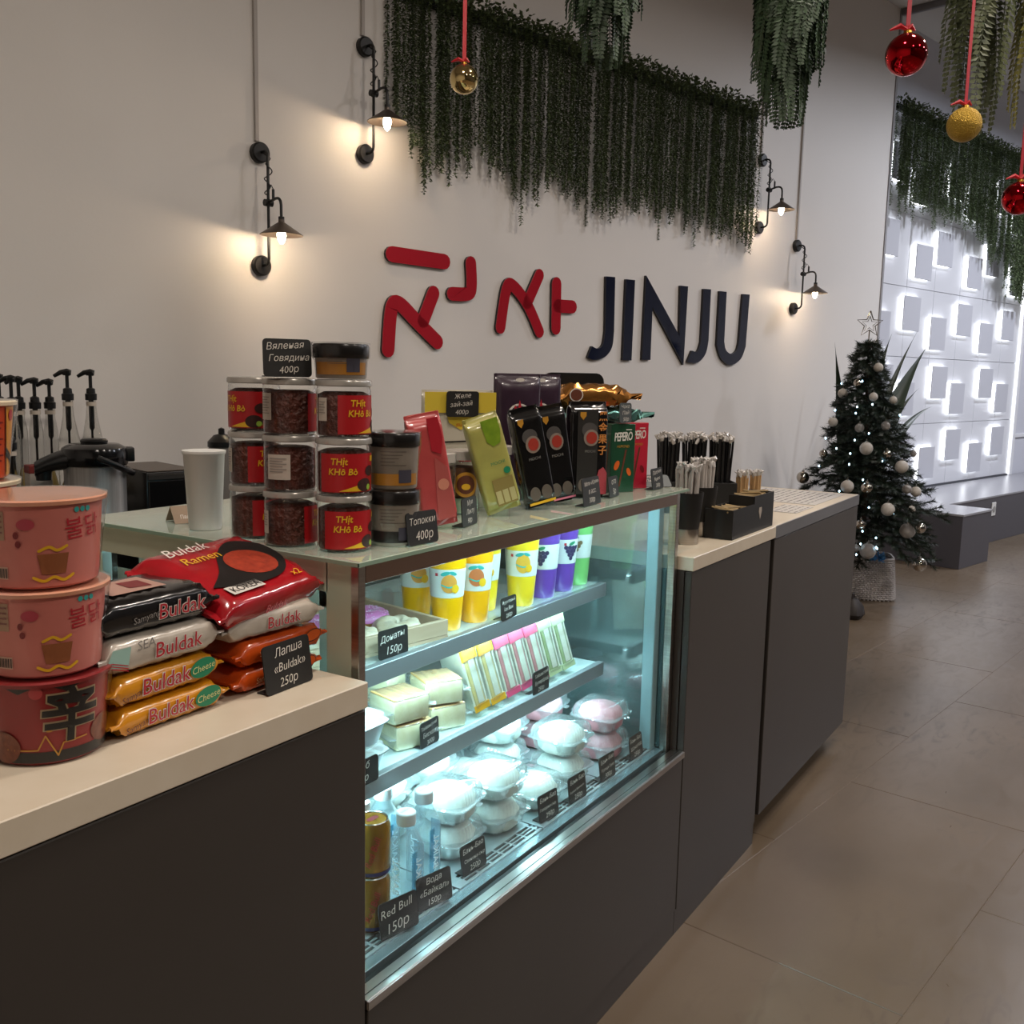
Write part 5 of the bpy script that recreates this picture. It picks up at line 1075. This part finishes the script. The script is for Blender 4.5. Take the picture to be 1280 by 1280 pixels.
# black sugar box with compartments
t = thing('sugar_box', 'black stepped box holding sugar sachets', 'box', (2.715, .985, CT+.0006), (0, 0, R(0))); M_sb = mat('sugar_black', '#0e0d0d', .5)
obj('base', MB().box(-.19, .15, -.085, -.005, 0, .004), M_sb, t)
obj('front_wall', MB().prism([(-.19, .004), (.15, .004), (.15, .105), (-.03, .105), (-.03, .085), (-.19, .085)], -.085, -.081) if False else MB().add(*(lambda P: ([(x, y, z) for y in (-.085, -.081) for x, z in P], [tuple(range(len(P))), tuple(range(2*len(P)-1, len(P)-1, -1))]+[(i, i+len(P), (i+1) % len(P)+len(P), (i+1) % len(P)) for i in range(len(P))]))([(-.19, .004), (.15, .004), (.15, .102), (-.02, .102), (-.02, .08), (-.19, .08)])), M_sb, t, smooth=False)
obj('back_wall', MB().box(-.19, .15, -.009, -.005, .004, .08), M_sb, t); obj('end_wall', MB().box(-.19, -.186, -.081, -.009, .004, .08), M_sb, t); obj('end_wall', MB().box(.146, .15, -.081, -.009, .004, .102), M_sb, t); obj('divider', MB().box(-.022, -.018, -.081, -.009, .004, .102), M_sb, t)
obj('front_cutout', MB().prism([(-.012, .0), (0, -.022), (.012, .0), (.010, .012), (-.010, .012)], -.0862, -.0853, Matrix.Translation((.03, 0, .055))), mat('cutout_pale', '#9c9186', .5), t)
M_sach = mat('sachet_tan', '#a08a62', .5, noise=.5, nscale=60, col2='#8a744e')
sach = MB().add([(-.006, -.03, -.0015), (.006, -.03, -.0015), (.006, .03, -.0015), (-.006, .03, -.0015), (-.005, -.03, .0025), (.005, -.03, .0025), (.005, .03, .0025), (-.005, .03, .0025)], [(0, 3, 2, 1), (4, 5, 6, 7), (0, 1, 5, 4), (1, 2, 6, 5), (2, 3, 7, 6), (3, 0, 4, 7)]).mesh('sachet', M_sach)
for comp, (xa, xb, zz, cnt) in enumerate(((-.178, -.032, .074, 16), (-.010, .135, .098, 16))):
    for k in range(cnt):
        o = obj('sugar_sachet', sach, None, None, (2.715+xa+(xb-xa)*(k+.5)/cnt, .985-.045+rs.uniform(-.006, .006), CT+zz+rs.uniform(-.004, .006)), (rs.uniform(-.2, .2), rs.uniform(-.5, .5), rs.uniform(-.5, .5)))
        tag(o, 'tan sugar sachet in the %s compartment of the black box' % ('lower', 'taller')[comp], 'sachet', 'sugar sachets in the %s compartment' % ('lower', 'taller')[comp])
    tag(obj('sachet_filling', MB().box(xa-.004, xb+.004, -.078, -.012, .006, zz-.008, b=.002), M_sach, None, (2.715, .985, CT+.0006)), 'layer of tan sachets filling the %s compartment of the black box' % ('lower', 'taller')[comp], 'sachets', kind='stuff')
t = holder('small box holding wooden stirring sticks', 3.09, 1.055, .05, .026, .06, -40)
straws('stick_bundle', 'pale wooden stirring sticks standing in their box', 3.072, 1.070, CT+.0035, 22, .026, .118, M_wood, rs, .0034, .1, True); straws('stick_bundle', 'pale wooden stirring sticks at the tree end of their box', 3.108, 1.040, CT+.0035, 22, .026, .118, M_wood, rs, .0034, .1, True)

# ================================================================== back bar
BB = .85
t = thing('back_counter', 'dark counter along the wall behind the display case', 'counter', W(.9, 3.45, 0), WR)
obj('body', MB().box(-2.9, 2.1, -.34, .39, 0, BB-.03), M_dark, t); obj('top_board', MB().box(-2.9, 2.12, -.36, .39, BB-.03, BB, b=.002), mat('backtop', '#5a544d', .4), t)
t = thing('bottle_riser', 'low dark step shelf carrying the syrup bottles', 'shelf', W(.9, 3.64, BB+.0005), WR)
obj('step', MB().box(-.75, .75, -.11, .11, .1, .12, b=.001), M_blackm, t); [obj('leg', MB().box(x-.01, x+.01, -.1, .1, 0, .1), M_blackm, t) for x in (-.7, .7)]
RZ = BB+.1212
M_sglass = thin_glass('bottle_glass', (.9, .9, .88, 1), 1.5, .02, 0, (1, 1, 1, 1), 2.6); M_syr = mat('syrup', '#a88a4a', .3)
def syrup(label, s, n, z, prof, ztop, group):
    t = thing('syrup_bottle', label, 'syrup bottle', W(s, n, z), (0, 0, random.uniform(-.3, .3)+R(150)), group)
    obj('bottle', MB().lathe(prof, 28), M_sglass, t); zn = prof[-1][1]
    obj('syrup', MB().lathe([(0, .004)]+[(r*.9, q) for r, q in prof if .003 < q < zn*.33]+[(0, zn*.33)], 24), mat('syrup_fill', '#7d6a3c', .2), t)
    p = obj('pump', MB().lathe([(0, zn-.002), (.0195, zn-.002), (.02, zn+.02), (.0155, zn+.022), (.0145, zn+.038), (.006, zn+.042), (.006, ztop-.018), (0, ztop-.018)], 20), M_black, t)
    obj('nozzle', MB().tube([(-.012, 0, ztop-.01), (.0, 0, ztop-.006), (.02, 0, ztop-.008), (.042, 0, ztop-.022)], [.011, .012, .0085, .006], 10).lathe([(0, ztop-.018), (.013, ztop-.018), (.015, ztop-.004), (.012, ztop), (0, ztop)], 18), M_black, p)
    obj('dip_tube', MB().tube([(0, 0, zn), (0, 0, zn-.10), (0, 0, zn-.11), (0, 0, .02)], [.009, .009, .004, .004], 8), M_black, t)
    obj('neck_tag', MB().lathe([(prof[-1][0]+.001, zn-.022), (prof[-1][0]+.001, zn-.008)], 18, caps=False), mat('tag_pale', '#b5aa9c', .5), t)
tallp = [(0, 0), (.037, 0), (.0385, .004), (.0385, .14), (.037, .17), (.030, .20), (.019, .26), (.016, .30), (.016, .318)]
stdp = [(0, 0), (.022, 0), (.0238, .004), (.0238, .17), (.0235, .205), (.019, .235), (.016, .25), (.0165, .285)]
for k, (s, n) in enumerate(((1.295, 3.575), (1.375, 3.575))):
    syrup(['conical clear syrup bottle with black pump next to the row of straight bottles', 'conical clear syrup bottle with black pump at the end over the dark appliance'][k], s, n, RZ, tallp, .42, 'syrup bottles behind the counter')
for k, (s, n) in enumerate(((1.108, 3.69), (1.119, 3.60), (1.168, 3.68), (1.220, 3.68), (1.270, 3.68))):
    syrup('straight clear syrup bottle with black pump in the row behind the bowls', s, n, RZ, stdp, .40-.004*k, 'straight syrup bottles behind the bowls')
syrup('short clear syrup bottle with black pump standing before the straight bottles', 1.062, 3.45, BB+.0005, stdp, .405, 'syrup bottles behind the counter')
# vacuum airpot
M_gblk = mat('gloss_black', '#0a0a0b', .15)
t = thing('airpot', 'steel vacuum airpot with black lid and carrying handle', 'vacuum flask', W(1.235, 3.20, BB+.0005), (0, 0, R(150)))
obj('body', MB().lathe([(0, 0), (.092, 0), (.096, .006), (.096, .012), (.093, .02), (.093, .245), (.096, .25)], 48), mat('airpot_steel', '#cfcdcb', .32, .7, noise=.4, nscale=4, col2='#b0adab', stretch=(30, 30, .2)), t)
obj('collar', MB().lathe([(.097, .245), (.100, .25), (.101, .285), (.096, .30), (.075, .312), (.0, .316)], 48, wob=lambda a, q: 1), M_gblk, t)
obj('spout', MB().grid(lambda u, v: ((.06+.115*v), (.062-.022*v)*math.cos(u*6.283), .265-.03*v*v+(.036-.014*v)*math.sin(u*6.283)), 20, 10, closeu=True).lathe([(0, .2), (.022, .2), (.026, .24), (0, .24)], 16, c=(.15, 0, 0)), M_black, t)
obj('push_button', MB().lathe([(0, .314), (.04, .314), (.042, .322), (.036, .328), (0, .329)], 32), M_black, t)
obj('handle', MB().tube([(.0, -.102, .275), (-.03, -.108, .262), (-.075, -.088, .238), (-.105, -.04, .222), (-.112, 0, .216), (-.105, .04, .222), (-.075, .088, .238), (-.03, .108, .262), (0, .102, .275)], .010, 10), M_black, t)
obj('hinge', MB().box(-.118, -.09, -.03, .03, .255, .30, b=.004), M_black, t)
# appliance, canister, small white carton behind
t = thing('microwave', 'black box-shaped appliance beside the airpot', 'appliance', W(1.49, 3.28, BB+.0005), WR)
obj('casing', MB().box(-.11, .075, -.13, .2, .01, .215, b=.004), mat('appliance_black', '#131110', .3), t); obj('door', MB().box(-.105, .07, -.138, -.131, .02, .185, b=.002), mat('door_black', '#0d0d0e', .12), t); obj('top_panel', MB().box(-.105, .07, -.125, .19, .2155, .219, b=.001), mat('panel_brown', '#4a4038', .4), t)
obj('trim_bar', MB().box(-.105, .07, -.137, -.131, .189, .208, b=.002), mat('panel_darkgrey', '#2a2725', .3), t)
for q in (-.09, .05): obj('foot', MB().box(q-.01, q+.01, -.1, .15, 0, .01), M_black, t)
t = thing('canister', 'dark lidded canister behind the jars', 'canister', W(1.86, 3.55, BB+.0005), WR)
obj('body', MB().lathe([(0, 0), (.05, 0), (.05, .25), (.045, .26)], 28), mat('canister_grey', '#6a645d', .4), t); obj('lid', MB().lathe([(.053, .255), (.053, .275), (.03, .30), (.012, .305), (.012, .325), (0, .33)], 28), M_black, t)
t = thing('tea_carton', 'small white carton beside the airpot spout', 'carton', W(1.118, 3.37, BB+.0005), WR)
obj('carton', MB().box(-.035, .035, -.025, .025, 0, .235, b=.002), mat('carton_white', '#a39a90', .5), t); obj('red_flap', MB().box(-.036, .036, -.026, .026, .21, .237, b=.002), mat('carton_red', '#6e2420', .5), t)

# ================================================================== christmas tree
TX, TY = 6.64, 1.50
rt_ = random.Random(21)
M_needle = mat('needles', '#2a3a2c', .5, noise=.7, nscale=20, col2='#141d16'); M_bark = mat('bark', '#3a2a1e', .8)
tr = thing('christmas_tree', 'dark green artificial christmas tree with silver baubles', 'christmas tree', (TX, TY, 0))
obj('trunk', MB().tube([(0, 0, .05), (0, 0, .8), (0, 0, 1.62)], [.02, .015, .004], 8), M_bark, tr)
def needles(mb, p, q, L, dens, rnd):
    p = Vector(p); q = Vector(q); d = q-p; n = max(3, int(d.length*dens)); dn = d.normalized(); o1 = dn.orthogonal().normalized(); o2 = dn.cross(o1)
    for k in range(n):
        b = p+d*((k+rnd.random())/n); a = rnd.uniform(0, 6.283); w_ = (o1*math.cos(a)+o2*math.sin(a)); t_ = b+(w_*.75+dn*.65)*L*rnd.uniform(.7, 1.15); sd = dn.cross(w_)*.0026
        mb.add([b-sd, b+sd, t_], [(0, 1, 2)])
tw_ = MB(); nd = MB(); ends = []
def trad(z): return .03+.56*((1.64-z)/1.36)**1.02 if z < 1.64 else .03
z = 1.60; k = 0
while z > .30:
    Rz_ = trad(z); a = k*2.399+rt_.uniform(-.25, .25); L = Rz_*rt_.uniform(.7, 1.1); dr = rt_.uniform(-.02, .06)-.16*L
    if math.cos(a-2.9) > .75: L *= .75
    p0 = Vector((0, 0, z+.05)); pm = Vector((math.cos(a)*L*.55, math.sin(a)*L*.55, z+.05+.06*L)); p1 = Vector((math.cos(a)*L, math.sin(a)*L, z+dr))
    tw_.tube([p0, pm, p1], [.004, .003, .0015], 4, cap=False); needles(nd, p0.lerp(pm, .25), pm, .04, 520, rt_); needles(nd, pm, p1, .042, 640, rt_)
    for q in range(5):
        u = .3+.15*q; b = p0.lerp(pm, u*1.6) if u < .6 else pm.lerp(p1, (u-.55)*2)
        for sg in (-1, 1):
            aa = a+sg*rt_.uniform(.5, .95); l2 = L*.30*(1.25-u)+.045; e = b+Vector((math.cos(aa)*l2, math.sin(aa)*l2, rt_.uniform(-.35, .25)*l2)); tw_.tube([b, e], [.002, .001], 3, cap=False); needles(nd, b, e, .038, 640, rt_)
    ends.append(p1); z -= .0105 if z < 1.2 else .014; k += 1
needles(nd, (0, 0, 1.45), (0, 0, 1.66), .035, 500, rt_)
# a low branch that hangs out towards the bench
for (x1, y1, z1) in ((.42, -.30, .33), (.30, -.38, .25), (.5, -.12, .30)):
    needles(nd, (x1*.4, y1*.4, .5), (x1, y1, z1), .036, 900, rt_); tw_.tube([(x1*.4, y1*.4, .5), (x1, y1, z1)], .003, 4, cap=False)
b_ = obj('branches', tw_, M_bark, tr); b_['kind'] = 'stuff'
n_ = obj('needles', nd, M_needle, tr, smooth=False); n_['kind'] = 'stuff'
# star
st = thing('tree_star', 'silver wire star on the tip of the christmas tree', 'star', (TX, TY, 1.64), (0, 0, YAW+R(90)+R(180)))
sp = [(.085*(1 if k % 2 == 0 else .42)*math.sin(k*math.pi/5), .085*(1 if k % 2 == 0 else .42)*math.cos(k*math.pi/5)+.125) for k in range(10)]
M_silver = mat('silver', '#b5aea4', .2, 1)
obj('outline', MB().tube([(x, 0, z) for x, z in sp+sp[:1]], .004, 6), M_silver, st); obj('inner_wire', MB().tube([(x*.6, .002, (z-.125)*.6+.125) for x, z in sp+sp[:1]], .0025, 5), M_silver, st); obj('stem', MB().tube([(0, 0, -.02), (0, 0, .09)], .004, 6), M_silver, st)
# baubles: unit radius mesh scaled per bauble
M_bw = mat('bauble_white', '#b9b2a8', .5, bump=.5, bscale=300); M_bs = mat('bauble_silver', '#b8b0a6', .08, 1); M_bg = mat('bauble_glitter', '#a8a098', .4, .7, bump=1, bscale=500)
BA = [(-0.092, -0.06, 1.491, 0.03, 'w'), (-0.141, 0.048, 1.392, 0.027, 's'), (-0.096, 0.148, 1.324, 0.031, 'w'), (-0.17, -0.06, 1.309, 0.027, 'w'), (-0.095, -0.164, 1.292, 0.024, 'w'), (-0.159, 0.181, 1.141, 0.03, 'w'), (-0.248, -0.007, 1.115, 0.028, 'g'), (-0.191, -0.15, 1.133, 0.028, 'g'), (-0.281, -0.064, 0.992, 0.04, 'w'), (-0.215, 0.214, 0.939, 0.026, 's'), (-0.237, -0.179, 0.961, 0.028, 's'), (-0.185, -0.262, 0.885, 0.04, 'w'), (-0.102, 0.368, 0.765, 0.041, 's'), (-0.359, 0.016, 0.755, 0.04, 'w'), (-0.347, -0.099, 0.753, 0.038, 's'), (-0.332, -0.229, 0.631, 0.041, 'w'), (-0.282, -0.343, 0.504, 0.047, 'g'), (-0.186, -0.396, 0.515, 0.035, 's'), (-0.422, -0.095, 0.535, 0.032, 's'), (-0.457, -0.156, 0.381, 0.048, 'g'), (-0.276, -0.424, 0.303, 0.044, 's'), (-0.204, -0.306, 0.75, 0.029, 'g'), (-0.134, -0.346, 0.732, 0.032, 'w'), (-0.212, -0.344, 0.629, 0.023, 'w'), (-0.463, -0.086, 0.392, 0.023, 'g'), (-0.042, -0.298, 0.96, 0.021, 'g')]
BLAB = {'w': 'matt white bauble hanging on the christmas tree', 's': 'mirror silver bauble hanging on the christmas tree', 'g': 'silver glitter bauble hanging on the christmas tree'}
BM = {'w': M_bw, 's': M_bs, 'g': M_bg}; CAPM = mat('bauble_cap', '#9a958c', .3, 1)
bcap = MB().lathe([(0, 1.16), (.2, 1.16), (.22, .95), (.2, .92)], 12).tube([(0, 0, 1.15), (.08, 0, 1.3), (0, 0, 1.42), (-.08, 0, 1.3), (0, 0, 1.15)], .03, 5).mesh('cap', CAPM)
for key in 'wsg':
    ball = MB().lathe([(math.sin(math.pi*k/16), -math.cos(math.pi*k/16)) for k in range(17)], 28).mesh('ball', BM[key])
    for x, y, z, r, ty in BA:
        if ty != key: continue
        big = r > .034
        t = thing('tree_bauble', ('large ' if big else 'small ')+BLAB[key], 'bauble', (6.64+x, 1.50+y, z), group=('large ' if big else 'small ')+{'w': 'matt white', 's': 'mirror silver', 'g': 'silver glitter'}[key]+' tree baubles')
        for nm, me in (('ball', ball), ('cap', bcap)):
            o = obj(nm, me, None, t); o.scale = (r, r, r)
LI = [(-0.042, 0.173, 1.386), (-0.144, 0.176, 1.216), (-0.199, -0.064, 1.262), (-0.211, 0.025, 1.244), (-0.278, 0.118, 0.981), (-0.317, 0.022, 0.957), (-0.196, 0.211, 1.037), (-0.277, -0.165, 0.922), (-0.268, 0.222, 0.862), (-0.338, 0.018, 0.891), (-0.262, -0.069, 1.085), (-0.283, 0.009, 1.04), (-0.404, -0.132, 0.641), (-0.442, -0.195, 0.464), (-0.476, -0.115, 0.423), (-0.451, -0.115, 0.498), (-0.507, -0.101, 0.36), (-0.458, -0.203, 0.409), (-0.354, -0.074, 0.803), (-0.389, 0.055, 0.725), (-0.23, 0.026, 1.205), (-0.155, 0.018, 1.404), (-0.455, -0.209, 0.402)]
for k in range(6):
    z = rt_.uniform(.4, 1.4); a = rt_.uniform(0, 6.28); q = trad(z)*.9; LI.append((q*math.cos(a), q*math.sin(a), z))
t = thing('string_lights', 'string of blue white fairy lights wound round the christmas tree', 'fairy lights', (6.64, 1.50, 0))
bl = MB(); wi = MB(); prev = None
for p in sorted(LI, key=lambda p: p[2]):
    bl.lathe([(0, -.007), (.0045, -.003), (.0045, .003), (0, .007)], 8, c=p)
    if prev: wi.tube([prev, tuple((a+b)*.42 for a, b in zip(prev[:2], p[:2]))+((prev[2]+p[2])/2-.02,), p], .0012, 4)
    prev = p
e = obj('bulbs', bl, emis('fairy_blue', (.45, .75, 1, 1), 9), t); e['kind'] = 'stuff'
obj('wire', wi, mat('wire_green', '#1a2a1c', .5), t)
tilt_ax = Vector((math.cos(YAW), math.sin(YAW), 0))
tr.location = (TX+.02, TY-.035, 0); tr.rotation_mode = 'QUATERNION'
from mathutils import Quaternion
tr.rotation_quaternion = Quaternion(tilt_ax, R(-2.6))
st.location = tr.location + Quaternion(tilt_ax, R(-2.6)) @ Vector((0, 0, 1.64))
# wicker basket round the trunk
bk = thing('wicker_basket', 'white woven wicker basket at the foot of the christmas tree', 'basket', (6.685, 1.44, 0), (0, 0, R(20)))
M_wick = mat('wicker_white', '#b9b4b2', .6, noise=.5, nscale=40, col2='#a39d9b')
wv = MB(); NS, NR = 44, 20; sqb = sq(4)
for r_ in range(NR):
    z = .012+.25*r_/NR
    pts = []
    for k in range(NS*2+1):
        a = 6.28318*k/(NS*2); rr = (.175-.025*(z/.27))*sqb(a, 0)*.93+.006*math.cos(NS/2*a*2+r_*math.pi); pts.append((rr*math.cos(a), rr*math.sin(a), z))
    wv.tube(pts, .0064, 4, cap=False)
obj('woven_side', wv, M_wick, bk); sk_ = MB()
for k in range(NS): a = 6.28318*(k+.5)/NS; q = sqb(a, 0)*.93; sk_.tube([(.175*q*math.cos(a), .175*q*math.sin(a), .0), (.15*q*math.cos(a), .15*q*math.sin(a), .27)], .004, 4)
obj('stake', sk_, M_wick, bk); obj('rim', MB().tube([(.152*sqb(6.2832*k/48, 0)*.93*math.cos(6.2832*k/48), .152*sqb(6.2832*k/48, 0)*.93*math.sin(6.2832*k/48), .268) for k in range(49)], .009, 6, cap=False), M_wick, bk)
obj('inner_lining', MB().lathe([(0, .004), (.15, .004), (.135, .2), (0, .2)], 24), mat('lining_dark', '#3a3c40', .8), bk)
t = thing('tinsel_bow', 'blue tinsel bow tucked into the rim of the wicker basket', 'bow', (6.50, 1.35, .285))
tb = MB(); rr = random.Random(3)
for k in range(60):
    a = rr.uniform(0, 6.28); l = rr.uniform(.02, .06); tb.add([(0, 0, 0), (l*math.cos(a)*.8, l*math.sin(a)*.8, rr.uniform(-.02, .045)), (l*math.cos(a+.3), l*math.sin(a+.3), rr.uniform(-.02, .045))], [(0, 1, 2)])
obj('strips', tb, mat('tinsel_blue', '#3f7fb5', .3, .4), t, smooth=False)
# dark bag corner behind the counter end
t = thing('dark_bag', 'dark bag on the floor behind the counter end', 'bag', (5.98, 1.365, 0))
obj('bag_body', MB().lathe([(0, 0), (.05, 0), (.07, .03), (.06, .08), (.03, .12), (0, .125)], 20, wob=lambda a, q: 1+.08*math.sin(a*5+q*30)), mat('bag_dark', '#26201e', .6), t)
obj('bag_handle', MB().tube([(-.02, 0, .11), (-.015, 0, .15), (.015, 0, .15), (.02, 0, .11)], .006, 6), mat('bag_dark', '#26201e'), t)
# broad-leaved plant behind the tree
pp = W(6.78, 3.42, 0)
t = thing('broad_leaf_plant', 'tall potted plant with long pointed dark leaves behind the christmas tree', 'potted plant', pp, WR)
obj('pot', MB().lathe([(0, 0), (.13, 0), (.16, .34), (.165, .36), (.15, .36), (.12, .05), (0, .05)], 28), mat('pot_grey', '#8d8a88', .5), t); obj('soil', MB().lathe([(0, .32), (.14, .32), (0, .33)], 20), mat('soil', '#2a211a', .9), t)
M_blade = mat('blade_green', '#2c3a28', .4, noise=.6, nscale=8, col2='#161f15', stretch=(1, 1, .2))
def blade(base, mid, tip, w_):
    b, m_, e = Vector(base), Vector(mid), Vector(tip); mb = MB()
    def fn(u, v):
        p = b*(1-v)**2+m_*2*v*(1-v)+e*v*v; d = (m_-b)*(1-v)+(e-m_)*v; sd = d.cross(Vector((-.85, -.5, .15))).normalized(); wid = w_*(math.sin(math.pi*min(1, .12+v*.9)))**.8*(1-v**3)
        nn = sd.cross(d).normalized(); q = (u-.5)*2; return tuple(p+sd*wid*q+nn*wid*.25*abs(q))
    return mb.grid(fn, 5, 16)
def WL(s, n, z): return (s-6.78, n-3.42, z)
for mid, tip, w_ in ((WL(6.5, 3.4, 1.1), WL(6.13, 3.3, 1.66), .05), (WL(6.78, 3.4, 1.2), WL(6.95, 3.3, 1.75), .075), (WL(6.9, 3.4, 1.15), WL(7.37, 3.3, 1.79), .04), (WL(7.0, 3.35, 1.2), WL(7.58, 3.3, 1.70), .085), (WL(7.0, 3.4, 1.05), WL(7.35, 3.25, 1.36), .05), (WL(7.1, 3.3, 1.15), WL(7.74, 3.3, 1.22), .04), (WL(6.6, 3.3, .9), WL(6.3, 3.1, 1.25), .05)):
    obj('leaf', blade((0, 0, .33), mid, tip, w_), M_blade, t, ang=80)
